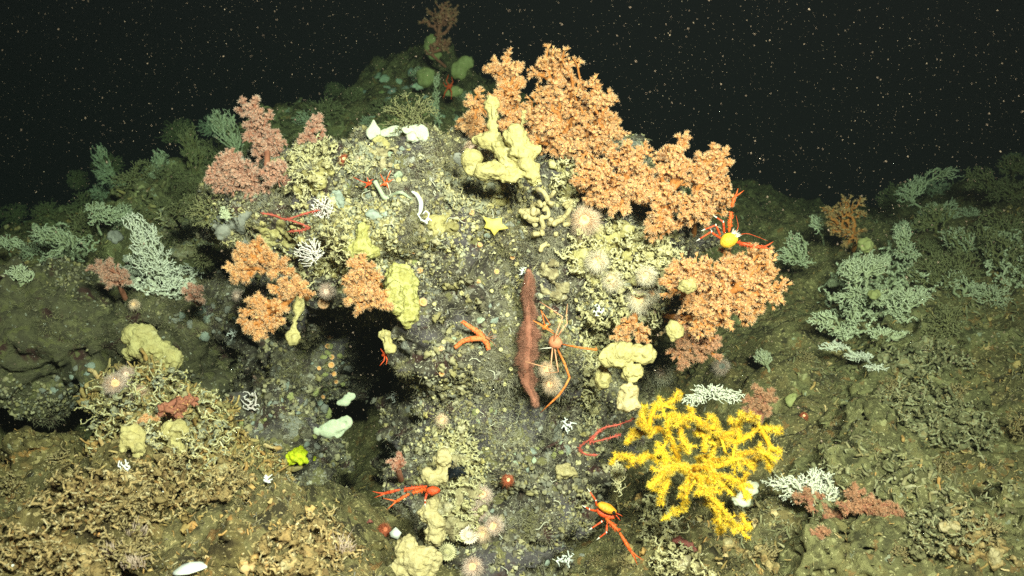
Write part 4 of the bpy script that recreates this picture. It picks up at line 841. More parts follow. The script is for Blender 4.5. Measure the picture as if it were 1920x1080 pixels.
bank('reef_crust', 'tan crust patch under the low yellow sponges', [(240, 890), (330, 860), (440, 870), (460, 930), (380, 950), (290, 930)], 280, 2, 5.5, M['crustbits'], 'dead coral', h=.004, amp=.012, off=.5, k=.006)
bank('reef_crust', 'tan crust heap at the bottom left corner of the seabed', [(0, 990), (90, 1000), (190, 1040), (210, 1080), (0, 1080)], 240, 2, 5.5, M['crustbits'], 'dead coral', h=.004, amp=.012, off=.5, k=.006)
bank('reef_crust', 'tan rubble crust on the slope beside the bottom cream sponge', [(480, 1020), (600, 960), (700, 930), (720, 1000), (640, 1070), (500, 1080)], 280, 2, 5, M['crustbits'], 'dead coral', h=.004, amp=.012, off=.4, k=.006)
bank('reef_crust', 'yellowish lumpy reef crust in the middle of the lower right slope', [(1640, 740), (1720, 700), (1810, 750), (1880, 800), (1860, 860), (1760, 840), (1690, 800)], 300, 2.5, 7, M['greenbits'], 'dead coral', h=.006, amp=.014, off=.4, k=.008)
bank('reef_crust', 'olive tan reef crust low at the right frame edge', [(1720, 940), (1800, 930), (1900, 960), (1920, 1060), (1800, 1060)], 260, 2.5, 6, M['crustbits'], 'dead coral', h=.005, amp=.012, off=.4, k=.007)
bank('reef_crust', 'pale crumbly crust high on the right slope under the spiky pale coral', [(1640, 650), (1740, 640), (1830, 680), (1760, 710), (1660, 690)], 200, 2.5, 7, M['greenbits'], 'dead coral', h=.006, amp=.014, off=.4, k=.008)
bank('reef_crust', 'olive yellow lumpy crust on the left reef next to the outcrop', [(300, 390), (390, 385), (410, 470), (340, 490), (290, 450)], 90, 5, 12, M['bank_pale'], 'dead coral', h=.007, amp=.014, off=.4, k=.009)
bank('reef_crust', 'dark tan crust below the big yellow coral', [(1340, 1000), (1430, 1010), (1460, 1070), (1330, 1075)], 140, 2, 5.5, M['crustbits'], 'dead coral', h=.005, amp=.012, off=.4, k=.007)
bank('sponge_bank', 'creamy sponge mass between the ribbed mushroom coral and the bottom frame edge', [(815, 930), (900, 920), (915, 1000), (880, 1075), (825, 1075)], 60, 7, 14, M['bank_pale'], off=.3)
bank('sponge_bank', 'cream crust round the weathered coral wall lower right', [(1200, 960), (1240, 940), (1290, 1030), (1310, 1075), (1240, 1075)], 45, 5, 11, M['bank_pale'])
sponge('club_sponge', 'upright club shaped yellow green sponge before the orange crest corals', [(923, 192, 15, 17), (924, 215, 12, 18), (925, 240, 9, 20), (908, 262, 22, 14), (930, 268, 18, 14)], M['sponge_olive'] and M['sponge'], 2.18)
sponge('lobed_sponge', 'lumpy yellow sponge with open tube mouth at the foot of the orange crest', [(968, 256, 24, 18), (978, 284, 24, 22), (1002, 278, 17, 13), (985, 314, 20, 18), (1002, 332, 20, 22), (955, 332, 20, 13), (920, 320, 27, 16), (940, 322, 20, 14), (950, 292, 24, 20, .03), (938, 275, 18, 14, .04), (965, 308, 20, 14, .02)], M['sponge'], 2.13, osc=[(1001, 276, 3, -.04)])
sponge('lobed_sponge', 'small smooth yellow sponge sack left of the pink anemones', [(883, 298, 14, 16), (882, 312, 12, 12)], M['sponge'], 2.14)
sponge('fan_sponge', 'dull grey green fan sponge leaning at the crest foot', [(858, 292, 13, 10), (868, 303, 12, 14)], M['sponge_gray'], 2.22, thick=.35)
sponge('lobed_sponge', 'yellow green sponge showing between the tall orange corals', [(983, 218, 12, 15), (977, 240, 8, 16)], M['sponge'], 2.30)
sponge('lobed_sponge', 'broad wrinkled yellow sponge right of the pillar, above its drooping neighbour', [(1162, 664, 28, 24), (1205, 662, 22, 17), (1187, 700, 20, 18), (1140, 668, 14, 16)], M['sponge'], 2.08, osc=[(1165, 655, 4, -.05)], lump=.006)
sponge('lobed_sponge', 'pale drooping sponge just above the big yellow coral', [(1180, 732, 18, 16), (1172, 757, 16, 18), (1190, 757, 14, 14)], M['sponge_pale'], 2.06, lump=.006)
sponge('lobed_sponge', 'dull yellow sponge tucked along the pillar edge', [(1133, 702, 13, 20), (1128, 720, 10, 12)], M['sponge'], 2.14)
sponge('lobed_sponge', 'small yellow ball sponge low among the largest orange coral', [(1288, 535, 14, 12)], M['sponge'], 2.06)
sponge('lobed_sponge', 'yellow green sponge slab under the largest orange coral', [(1266, 625, 12, 18)], M['sponge'], 2.14)
sponge('lobed_sponge', 'large rounded pale yellow sponge on the left, highest of the left sponges', [(262, 627, 32, 22), (278, 652, 36, 26), (318, 672, 26, 22), (242, 664, 13, 12)], M['sponge'], 2.45, osc=[(240, 664, 3, -.04)])
sponge('lobed_sponge', 'lower left yellow sponge, rounded with a small side lobe', [(248, 822, 24, 24), (262, 842, 18, 16), (230, 845, 9, 9)], M['sponge'], 2.10, osc=[(243, 818, 5, -.04)])
sponge('lobed_sponge', 'low yellow sponge with a drooping lobe beside the salmon coral', [(325, 806, 24, 18), (332, 840, 14, 17), (310, 826, 9, 10)], M['sponge'], 2.08, osc=[(322, 798, 4, -.04)])
sponge('bulb_sponge', 'hanging yellow bulb sponge on a thin neck at the cave mouth', [(552, 631, 14, 12), (553, 610, 7, 16), (556, 590, 6, 18), (560, 570, 8, 14)], M['sponge'], 2.22)
sponge('lobed_sponge', 'yellow green sponge on the right wall of the cave mouth', [(722, 630, 12, 15), (731, 650, 13, 13)], M['sponge'], 2.2, osc=[(722, 622, 3, -.03)])
sponge('cushion_sponge', 'big rough yellow green cushion sponge right of the round orange coral', [(750, 528, 30, 34), (762, 575, 22, 36), (740, 560, 20, 30)], M['sponge_olive'], 2.28, rough=.006)
sponge('cushion_sponge', 'pale yellow crusty sponge above the round orange coral', [(680, 440, 16, 20), (668, 462, 22, 20), (690, 470, 18, 16)], M['sponge_olive'], None, off=.015, rough=.006)
sponge('lobed_sponge', 'topmost cream sponge ball of the pillar base column', [(806, 895, 18, 18), (828, 894, 16, 16), (832, 862, 18, 18)], M['sponge_pale'], 2.2)
sponge('lobed_sponge', 'cream sponge with wide open mouth, middle of the pillar base column', [(796, 965, 16, 18), (812, 978, 18, 18), (814, 1003, 22, 20), (808, 942, 12, 14)], M['sponge_pale'], 2.14, osc=[(816, 972, 8, -.045)])
sponge('lobed_sponge', 'large cream lobed sponge at the bottom frame edge', [(763, 1025, 21, 20), (774, 1048, 28, 24), (806, 1045, 24, 24), (746, 1072, 18, 18), (790, 1075, 28, 20)], M['sponge_pale'], 2.08, osc=[(800, 1032, 4, -.06), (806, 1052, 3, -.06)])
sponge('spouted_sponge', 'round brownish sponge with a side spout on the pillar right edge', [(1058, 884, 17, 15), (1076, 889, 9, 7)], M['sponge_pale'], None, off=.01)
sponge('leaf_sponge', 'larger pale green leaf shaped sponge beside the dark cave', [(600, 808, 14, 9), (625, 804, 22, 19), (648, 792, 14, 14)], M['leaf'], 2.30, thick=.5, lump=.0025, rough=.001)
sponge('leaf_sponge', 'smaller pale green leaf sponge above the larger leaf', [(643, 755, 14, 7), (656, 743, 12, 8)], M['leaf'], 2.36, thick=.5, lump=.0025, rough=.001)
KW = dict(thick=.55, lump=.003, rough=.0012, k=.008)
sponge('cup_sponge', 'white pointed cup sponge at left end of the outcrop top pair', [(701, 236, 6, 12), (697, 250, 11, 13), (708, 247, 8, 12)], M['sponge_white'], 2.40, osc=[(698, 248, 5, -.02)], **KW)
sponge('cup_sponge', 'large white folded cup sponge at right end of the outcrop top pair', [(768, 243, 16, 9), (786, 243, 15, 13), (797, 254, 9, 17), (780, 256, 12, 11)], M['sponge_white'], 2.38, osc=[(783, 243, 6, -.03)], **KW)
sponge('cup_sponge', 'low grey white folded sponge between the two white cup sponges', [(724, 249, 16, 9), (742, 245, 18, 11), (758, 248, 14, 10)], M['sponge_white'], 2.42, **KW)
sponge('ball_sponge', 'small white ball sponge in front of the large white folded cup', [(774, 261, 11, 10)], M['sponge_white'], 2.32)
sponge('lobed_sponge', 'lemon yellow crumbly sponge in front of the white cup sponges', [(713, 262, 15, 10), (722, 268, 10, 8)], M['sponge'], 2.34, rough=.005)
sponge('lobed_sponge', 'pale blue white double sponge on the upper outcrop face', [(612, 356, 12, 14), (637, 376, 15, 17), (628, 366, 12, 12)], M['sponge_blue'], None, off=.01, thick=.5)
sponge('lobed_sponge', 'grey green clover shaped sponge right of the pale blue sponge', [(697, 400, 10, 9), (705, 410, 9, 8), (722, 405, 8, 7)], M['sponge_blue'], None, off=.005, thick=.4)
sponge('lime_sponge', 'vivid lime yellow crust sponge on the left leg rock', [(545, 861, 15, 10), (560, 850, 15, 16), (566, 864, 12, 10), (552, 855, 12, 11)], M['lime'], None, off=.02, thick=.7, rough=.005, lump=.003)
sponge('lime_sponge', 'tiny lime sponge patch beside the bigger lime crust', [(589, 861, 7, 8)], M['lime'], None, thick=.5, rough=.004)
sponge('ball_sponge', 'big olive barrel sponge at right of the far ridge top', [(872, 118, 17, 15), (860, 132, 17, 17)], M['sponge_green'], 4.4, vox=.009)
sponge('ball_sponge', 'round olive sponge left of the hanging coral spray', [(798, 146, 17, 19)], M['sponge_green'], 4.4, vox=.009)
sponge('ball_sponge', 'dim green sponge under the far brown coral', [(812, 88, 19, 24)], M['sponge_green'], 4.5, vox=.009)
sponge('ball_sponge', 'low green sponge below the big olive barrel sponge', [(850, 172, 18, 12)], M['sponge_green'], 4.3, vox=.009)
sponge('ball_sponge', 'pale flat sponge in the middle of the far ridge', [(783, 162, 11, 8)], M['leaf'], 4.4, vox=.008, thick=.5)
sponge('ball_sponge', 'white soft sponge at the right foot of the yellow coral', [(1404, 915, 17, 14), (1388, 935, 16, 13)], M['sponge_white'], 2.14)
sponge('ball_sponge', 'small round green sponge right of the brownish pink coral', [(1485, 750, 10, 10)], M['sponge_green'], None)
sponge('ball_sponge', 'grey disc sponge near the left white fan coral', [(213, 445, 13, 12)], M['sponge_gray'], 2.9, thick=.5)
sponge('ball_sponge', 'yellow green sponge amid the right slope green coral', [(1622, 462, 14, 14)], M['sponge_green'], 3.05)
sponge('ball_sponge', 'dull green sponge at top of the left reef coral', [(1640, 552, 12, 9)], M['sponge_green'], 2.9)['label'] = 'dull green sponge nested in the largest right slope coral'
# folded cream sponge of intertwined ridges
def folded(label, cx, cy, rx, rz, d):
    t = []; m = MB()
    for i in range(30):
        a = rng.uniform(0, 6.28); q = math.sqrt(rng.uniform()); p = P(cx + rx * q * math.cos(a), cy + rz * q * math.sin(a), d + .03 - .035 * (1 - q * q)); pts = [p]
        dr = rng.normal(size=3) * [1, .6, 1]
        for k in range(4): dr = nrm(dr + rng.normal(0, .7, 3)); p = p + dr * .013; pts.append(p)
        m.addm(*ptube(pts, np.full(5, .0062) * rng.uniform(.8, 1.2), 8, 4))
    return tag(m.build('folded_sponge', M['sponge_pale'], loc=P(cx, cy, d)), label, 'sponge')
folded('cream folded sponge of winding ridges left of the orange anemones', 1030, 408, 40, 36, min(depth(1030 + a, 408 + b) for a in (-36, 0, 36) for b in (-32, 0, 32)) - .0)

# ================================================================== anemones
AT, AB, AP, AK = M['anem_tent'], M['anem_body'], M['anem_pale'], M['anem_pink']
for lab, x, y, r, mt, mb_, off in [
    ('large orange fuzzy anemone right of the folded cream sponge', 1096, 408, 32, AT, AB, .03),
    ('orange anemone half hidden just below the large orange one', 1092, 428, 20, AT, AB, .03),
    ('pale yellow fuzzy anemone, upper left of the cream coral mass', 1122, 488, 26, AP, AB, .04),
    ('pale peach anemone drooping below the upper left cream one', 1148, 530, 26, AP, AB, .04),
    ('pale fuzzy anemone at the right of the cream coral mass', 1208, 516, 22, AP, AB, .05),
    ('brightest white fuzzy anemone, lowest on the cream coral mass', 1196, 562, 28, AP, AB, .05),
    ('white fuzzy anemone between the two pale ones on the cream coral', 1222, 548, 20, AP, AB, .05),
    ('white fringed anemone right of the broad wrinkled sponge', 1240, 698, 26, AP, AK, .04),
    ('small peach anemone above the white fringed one', 1242, 626, 16, AT, AB, .05),
    ('upper of two peach anemones under the spider crab', 1022, 690, 18, AT, AB, .02),
    ('lower of two peach anemones under the spider crab', 1034, 720, 21, AT, AB, .02),
    ('pale orange open disc anemone on the yellow crest sponge', 926, 272, 15, AT, AB, .09),
    ('pink anemone lowest on the yellow crest sponge', 940, 297, 20, AT, AB, .09),
    ('pink anemone at left end of the yellow crest sponge', 882, 277, 17, AT, AK, .08),
    ('pale narrow anemone between the crest sponge lobes', 905, 290, 13, AP, AK, .08),
    ('tan fuzzy anemone beside the cream coral of the pillar base', 905, 928, 22, AK, AB, .03),
    ('fuzzy peach anemone under the tan one, pillar base', 898, 962, 18, AK, AB, .03),
    ('peach anemone left of the tall fringed one, bottom of pillar', 905, 997, 18, AT, AB, .04),
    ('tall fringed peach anemone above the bottom frame edge', 928, 988, 22, AK, AB, .04),
    ('pink fuzzy anemone cut by the bottom frame edge', 888, 1062, 24, AK, AB, .03),
    ('salmon anemone at top of the pillar base cream coral', 826, 786, 15, AT, AB, .02),
    ('pale pink anemone with orange heart, left mound', 213, 722, 26, AK, AB, .05),
    ('pale pink anemone behind the orange hearted one, left mound', 238, 706, 20, AK, AK, .04),
    ('salmon anemone right of the orange hearted one, left mound', 264, 736, 20, AT, AB, .05),
    ('small blurred orange anemone on the left ledge', 252, 570, 12, AT, AB, .02),
    ('dim pink anemone on the outcrop left face', 447, 555, 14, AK, AK, .02),
    ('grey pink anemone under the left cream patch', 612, 545, 18, AK, AK, .04),
    ('pale grey fringed anemone right under the largest orange coral', 1355, 690, 20, AK, M['sponge_gray'], .02),
    ('small red open anemone on the pillar, right of the cream coral', 951, 898, 13, M['cup_red'], AB, .02),
    ('red anemone on the bare right slope', 1507, 780, 9, M['cup_red'], AB, .003),
    ('orange red anemone on the upper outcrop, left of its yellow neighbour', 646, 298, 11, M['cup_red'], AB, .01),
    ('yellow fuzzy anemone right of the orange red one, upper outcrop', 674, 300, 13, AP, AB, .01),
    ('pink fuzzy anemone left of the lower cream coral patch', 720, 993, 14, M['cup_red'], M['cup_red'], .01)]:
    anemone(lab, x, y, r, mt, mb_, n=int(420 + r * 26), off=off)
# ribbed mushroom corals
def ribbed(label, px, py, r, m_, off=.03, open_=1.0, d=None):
    p, nv = hit(px, py); p = P(px, py, d) if d else p - nrm(p) * off; R = r * K * p[1]; nv = nrm(nrm(-p) + np.array([.1, 0, .35])); B = basis(nv); m = MB(); t = thing('ribbed_coral', label, 'coral', p)
    V, F = lathe([(.06, -.9), (.22, -.7), (.35, -.3), (.9 * open_, .15), (.8 * open_, .22), (.25, .0), (.02, -.02)], 30); V *= R
    MB().add(V @ B.T + p, F, np.clip(np.linalg.norm(V[:, :2], axis=1) / R, 0, 1)).build('cup', m_, t)
    for a in np.arange(24) * 2 * math.pi / 24:
        c, s = math.cos(a), math.sin(a); w = .035
        prof = [(.12, .0), (.45, .3), (1.0 * open_, .34), (1.02 * open_, .1), (.45, -.1)]; k = len(prof)
        vv = np.array([(q * c - e * w * s, q * s + e * w * c, z) for e in (-1, 1) for q, z in prof]) * R
        f4 = [(j, (j + 1) % k, k + (j + 1) % k, k + j) for j in range(k)]
        m.addm(vv @ B.T + p, [np.array(f4), np.array([[0, 1, 2], [0, 2, 3], [0, 3, 4], [k + 2, k + 1, k], [k + 3, k + 2, k], [k + 4, k + 3, k]])], .7)
    m.build('ribs', m_, t, smooth=False); return t
ribbed('pink ribbed mushroom coral on a white stalk near the bottom of the pillar', 879, 1004, 19, M['fungia'], .05)
ribbed('cream ribbed cup coral below the cream sponges', 838, 1036, 18, M['cream'], .05)
ribbed('small pink ribbed coral by the cave mouth corals', 606, 570, 11, M['anem_body'], .05)

# ---- small round cup animals, copied along the rock
def cupproto(name, m1, m2):
    t = thing(name, 'x', 'cup coral', (0, 0, 0))
    V, F = lathe([(.02, .35), (.35, .42), (.55, .75), (.95, .8), (1, .55), (.8, .1), (.75, -.6), (.02, -.6)], 14); MB().add(V, F).build('cup', m1, t)
    n = 26; a = np.arange(n) * 2 * math.pi / n; c0 = np.stack([.7 * np.cos(a), .7 * np.sin(a), np.full(n, .72)], 1); D = np.stack([np.cos(a) * .9, np.sin(a) * .9, np.full(n, .6)], 1)
    V, Fs, tt = hairs(c0, D, .6, .07); MB().addm(V, Fs, tt).build('tentacles', m2, t); return t
def place(proto, spots, group, labels, r=None, off=.002, cat=None, face=.5):
    for j, s in enumerate(spots):
        px, py, rr = s if len(s) == 3 else (*s, r); p, nv = hit(px, py); nv = nrm(nv + nrm(-p) * face)
        dup(proto, p + nv * off, Matrix(basis(nv, rng.uniform(0, 6)).tolist()).to_euler(), rr * K * p[1], labels if isinstance(labels, str) else labels[j], group)
c1 = cupproto('cup_coral', M['cup_orange'], M['anem_tent']); c2 = cupproto('tube_worm_cup', M['cup_cream'], M['cup_cream'])
place(c1, [(881, 400, 6), (898, 462, 5), (930, 510, 5), (962, 480, 5), (790, 510, 6), (790, 568, 8), (896, 530, 4), (828, 655, 5), (1050, 605, 4), (826, 698, 6), (776, 470, 4), (860, 344, 4)], 'orange cups on the pillar face', 'tiny round orange cup coral on the grey pillar face')
place(c1, [(617, 635, 5), (615, 650, 5), (622, 670, 5), (622, 684, 6), (625, 700, 5), (630, 715, 4), (625, 770, 5), (598, 690, 4), (604, 745, 4)], 'orange cups on the left leg', 'tiny orange cup coral on the left leg rock beside the cave')
place(c2, [(746, 336, 5), (750, 345, 6), (759, 334, 5), (718, 432, 5), (724, 438, 5), (733, 455, 4), (711, 433, 4), (838, 355, 6), (846, 362, 5), (872, 344, 6)], 'cream tubes on the upper outcrop', 'small open cream tube cup on the upper outcrop face')
place(c2, area([(770, 520), (980, 520), (970, 780), (780, 780)], 14, 30), 'pale cups on the pillar face', 'tiny pale open cup on the pillar front', 4)
for o in (c1, c2):
    for ch in list(o.children): bpy.data.objects.remove(ch)
    bpy.data.objects.remove(o)
# ---- small pale button sponges
def button(m_, flat, seed):
    tv, tf = ICO3; V = tv * np.array([1, 1, flat]); V = V * (1 + .45 * fbm(tv * 1.9 + seed, 3, seed))[:, None]
    return MB().add(V, tf).build('button_sponge', m_)
bt = [tag(button(M[k], f, s), 'x', 'sponge') for k, f, s in (('sponge_blue', .45, 1), ('sponge_gray', .55, 2), ('sponge_green', .8, 3), ('sponge_pale', .8, 4), ('leaf', .4, 5))]
def bunch(poly, n):
    c = area(poly, max(4, n // 7), 20); out = []
    while len(out) < n:
        a, b = c[rng.integers(len(c))]; x, y = a + rng.normal(0, 17), b + rng.normal(0, 14)
        if all((x - u) ** 2 + (y - v) ** 2 > 90 for u, v in out): out.append((x, y))
    return out
def buttons(spots, group, label, lo, hi, protos):
    for j, (px, py) in enumerate(spots):
        p, nv = hit(px, py); o = protos[j % len(protos)].copy(); COL.objects.link(o); o.location = tuple(p + nv * .001)
        o.rotation_euler = Matrix(basis(nv, rng.uniform(0, 6)).tolist()).to_euler(); s = math.exp(rng.uniform(math.log(lo * .75), math.log(hi * .85))) * K * p[1]; o.scale = (s, s * rng.uniform(.6, 1.2), s * rng.uniform(.5, 1))
        o['label'] = label; o['group'] = group
buttons(bunch([(600, 290), (860, 290), (980, 430), (980, 520), (760, 520), (600, 420)], 60), 'button sponges on the upper outcrop', 'little pale button sponge on the upper outcrop face', 4, 11, bt)
buttons(bunch([(770, 530), (980, 530), (1080, 560), (1085, 1060), (920, 1070), (900, 800), (770, 780)], 75), 'button sponges on the pillar', 'little pale button sponge on the pillar front', 4, 10, bt)
buttons(bunch([(470, 650), (640, 650), (630, 920), (470, 930)], 45), 'button sponges on the left leg', 'little pale button sponge on the shaded left leg', 4, 11, bt[:3])
buttons(bunch([(330, 560), (450, 560), (460, 700), (340, 650)], 18), 'button sponges left of the outcrop', 'grey button sponge in the recess left of the outcrop', 5, 12, bt[:2])
buttons(bunch([(620, 160), (900, 150), (880, 240), (600, 250)], 34), 'button sponges on the far ridge', 'dim green button sponge on the far ridge', 4, 13, [bt[0], bt[4], bt[2]])
buttons(bunch([(20, 580), (230, 580), (230, 740), (20, 740)], 14), 'button sponges on the left ledge', 'small dull button sponge on the left ledge', 4, 9, bt[:2])
for o in bt: bpy.data.objects.remove(o)
# ---- worm tubes
def worm(label, group, px, py, L, r, m_=M['worm']):
    p, nv = hit(px, py); X, Y, Z = [c for c in basis(nrm(nv + nrm(-p))).T]; a = rng.uniform(0, 6.28); pts = []; q = p + Z * .004
    for k in range(6): a += rng.normal(0, .8); q = q + (X * math.cos(a) + Y * math.sin(a)) * L / 6 + Z * rng.normal(.001, .002); pts.append(q)
    return tag(MB().addm(*ptube(pts, r, 6, 4)).build('worm_tube', m_, loc=p), label, 'worm tube', group)
for px, py in area([(620, 290), (870, 290), (960, 430), (800, 480), (640, 430)], 20, 34): worm('thin white worm tube curling on the upper outcrop', 'worm tubes on the upper outcrop', px, py, rng.uniform(.03, .07), .0012)
for px, py in area([(770, 520), (1080, 560), (1080, 1060), (930, 1060), (780, 780)], 34, 34): worm('thin white worm tube curling on the pillar front', 'worm tubes on the pillar', px, py, rng.uniform(.02, .05), .0012)
def ribbon(name, label, cat, pts, rad, m_, off, k=8):
    d = depth(pts[0][0], pts[0][1]) - off; q = [P(x, y, min(d, depth(x, y) - off * .6)) for x, y in pts]
    return tag(MB().addm(*ptube(q, np.array(rad) * K * d, k, 6)).build(name, m_, loc=q[0]), label, cat)
ribbon('ribbon_sponge', 'long pale trailing ribbon sponge across the upper outcrop', 'sponge', [(703, 340), (711, 354), (722, 371), (735, 366), (751, 361), (764, 368), (774, 375)], [5, 4, 5, 3.5, 3.5, 2.5, 1], M['leaf'], .015)
ribbon('white_crust', 'white curled crust strip right of the pale ribbon sponge', 'bryozoan', [(772, 359), (782, 366), (789, 380), (788, 395), (785, 404)], [2, 4, 4.5, 4, 1.5], M['chalk'], .012)
# ---- lacy and twiggy white things
def twig(name, label, base, tip_, n, spread, m_, r0, d=None, off=.02, cat='hydrocoral', group=None, flat=.25, pw=.3, bf=.12):
    d = d or min(depth((base[0] + tip_[0]) / 2 + u * spread, (base[1] + tip_[1]) / 2 + v * spread) for u in (-.7, 0, .7) for v in (-.7, 0, .7)) - off; b = P(*base, min(d + .03, depth(*base))); c = P((base[0] + tip_[0]) / 2, (base[1] + tip_[1]) / 2, d); R = spread * K * d
    pts = in_ell(n, c, np.array([R, R * flat, R]), .5); A, par, cnt, o = grow(pts, b, bf); m = MB(); tree_tubes(m, A, par, cnt, r0, r0 * 3, pw, 5, 1.1)
    return tag(m.build(name, m_, loc=b), label, cat, group)
twig('lace_coral', 'pale pink lace fan coral above the left orange coral', (602, 482), (555, 462), 260, 30, M['lace'], .0007, bf=.6)
twig('lace_coral', 'white pink lace coral tangle beside the pale blue sponge', (605, 400), (605, 378), 220, 24, M['lace'], .0008, flat=.6, bf=.6)
twig('lace_coral', 'grey lacy coral sprig left of the left leg', (480, 770), (460, 735), 70, 24, M['lace'], .001)
for lab, x, y, n, s in [('white branching star coral on the pillar right of the drape', 1121, 582, 26, 13), ('white branching coral sprig above the red gorgonian', 1066, 797, 36, 17), ('white branching coral sprig at the pillar foot', 1062, 1050, 44, 20),
                        ('small white coral sprig below the left orange coral', 436, 627, 24, 13), ('white coral sprig by the pillar left edge, upper', 735, 745, 22, 16), ('white twig sprig below the white curled crust', 796, 412, 14, 18),
                        ('little white sprig under the low yellow sponges', 232, 872, 20, 14), ('tiny white sprig low on the left leg', 502, 900, 16, 14), ('white sprig at the right of the cushion sponge', 980, 510, 16, 12), ('white coral sprig on the lower left rubble', 307, 930, 16, 10)]:
    twig('white_sprig', lab, (x, y + s * .4), (x, y - s * .4), n, s, M['chalk'], .0013, flat=.6)
# red gorgonian whips with side bristles
def whip(label, paths, d, m_, r=.0022, name='red_gorgonian'):
    m = MB()
    for pt in paths:
        q = smooth_path(np.array([P(x, y, d + dd) for x, y, dd in pt]), 8); m.addm(*ptube(q, r, 6)); k = len(q) * 5; i = rng.integers(0, len(q), k)
        D = rng.normal(size=(k, 3)); V, Fs, t = hairs(q[i] + rng.normal(0, .001, (k, 3)), D, rng.uniform(.004, .009, k), .0009); m.addm(V, Fs)
    return tag(m.build(name, m_, loc=P(*paths[0][0][:2], d)), label, 'gorgonian')
whip('red whip gorgonian lying across the left face above the lace fan', [[(492, 400, 0), (515, 404, 0), (536, 411, -.01), (570, 401, -.02), (597, 394, -.01)], [(536, 411, -.01), (560, 418, -.01), (580, 427, 0)], [(543, 434, 0), (565, 432, 0), (580, 427, 0)]], min(depth(x, y) for x, y in ((492, 400), (515, 404), (536, 411), (570, 401), (597, 394), (560, 418), (580, 427), (543, 434))) - .01, M['redgorg'])
whip('pink red whip gorgonian between the pillar and the yellow coral', [[(1190, 785, 0), (1160, 796, 0), (1130, 803, 0), (1108, 822, 0), (1087, 840, .02), (1100, 852, .02), (1120, 853, .02)], [(1162, 815, 0), (1140, 822, 0), (1108, 830, .01)], [(1130, 803, 0), (1118, 815, 0), (1105, 832, 0)]], 2.14, M['redgorg'], .0016)
# fuzzy brown drape
def drape():
    ln = [(993, 506, 3), (995, 522, 7), (997, 550, 10), (994, 590, 12), (992, 635, 15), (987, 675, 16), (991, 705, 13), (998, 735, 9), (1003, 758, 4)]
    d = np.median([depth(x, y) for x, y, r in ln]) - .035; q = np.array([P(x, y, min(d, min(depth(x - r, y), depth(x + r, y), depth(x, y)) - .02)) for x, y, r in ln]); rr = np.array([r * K * d * 1.15 for _, _, r in ln])
    t = thing('hanging_tuft', 'fuzzy reddish brown strand hanging down the pillar front', 'hydroid', q[0]); s = smooth_path(np.column_stack([q, rr]), 10)
    s[:, 3] *= 1.0 + .22 * fbm(s[:, :3] * 30, 3, 5); s[:, 0] += .012 * fbm(s[:, :3] * 13, 2, 9); V, Fs = ptube(s[:, :3], s[:, 3] * .42, 14); V = V + .0035 * np.stack([fbm(V * 80, 3, 1), .4 * fbm(V * 80, 2, 2), fbm(V * 80, 2, 3)], 1); MB().addm(V, Fs).build('core', M['drape'], t)
    k = 26000; i = rng.integers(0, len(s), k); D = nrm(rng.normal(size=(k, 3))) * np.array([1, .8, .35]); V, Fs, tt = hairs(s[i, :3] + D * s[i, 3:4] * np.array([.6, .36, .5]), D * np.array([1.3, .7, 1]) + np.array([0, 0, -.35]), rng.uniform(.008, .021, k) * np.clip(.8 + .9 * fbm(s[i, :3] * 45 + D * 1.2, 2, 3), .25, 1.5) * (.3 + .7 * s[i, 3] / s[:, 3].max()), .00045)
    MB().addm(V, Fs, tt).build('bristles', M['drape'], t)
drape()
# yellow sea star
def seastar():
    tips = [(905, 406), (941, 408), (954, 428), (927, 443), (907, 427)]; c = np.array([925.0, 421.0]); d = min(depth(x, y) for x, y in tips + [(925, 421)]) - .012; out = []
    for i in range(5):
        a = np.array(tips[i], float); b = np.array(tips[(i + 1) % 5], float); out.append(c + (a - c) * 1.0); out.append(c + ((a + b) / 2 - c) * .72)
    out = np.array(out); m = MB(); rings = []
    for s, z in ((1.0, .004), (1.0, -.001), (.93, -.006), (.6, -.009), (.25, -.011)): rings.append(np.array([P(*(c + (q - c) * s), d + z) for q in out]))
    V = np.vstack(rings + [P(*c, d - .0115)[None], P(*c, d + .006)[None]]); n = 10; j = np.arange(n); j2 = (j + 1) % n
    Q = np.vstack([np.stack([k * n + j, k * n + j2, (k + 1) * n + j2, (k + 1) * n + j], 1) for k in range(4)]); e = 4 * n
    m.addm(V, [Q, np.vstack([np.stack([e + j, e + j2, np.full(n, 5 * n)], 1), np.stack([j2, j, np.full(n, 5 * n + 1)], 1)])])
    o = tag(m.build('sea_star', M['star'], loc=P(*c, d)), 'smooth yellow five armed cushion sea star on the outcrop face', 'sea star')
seastar()
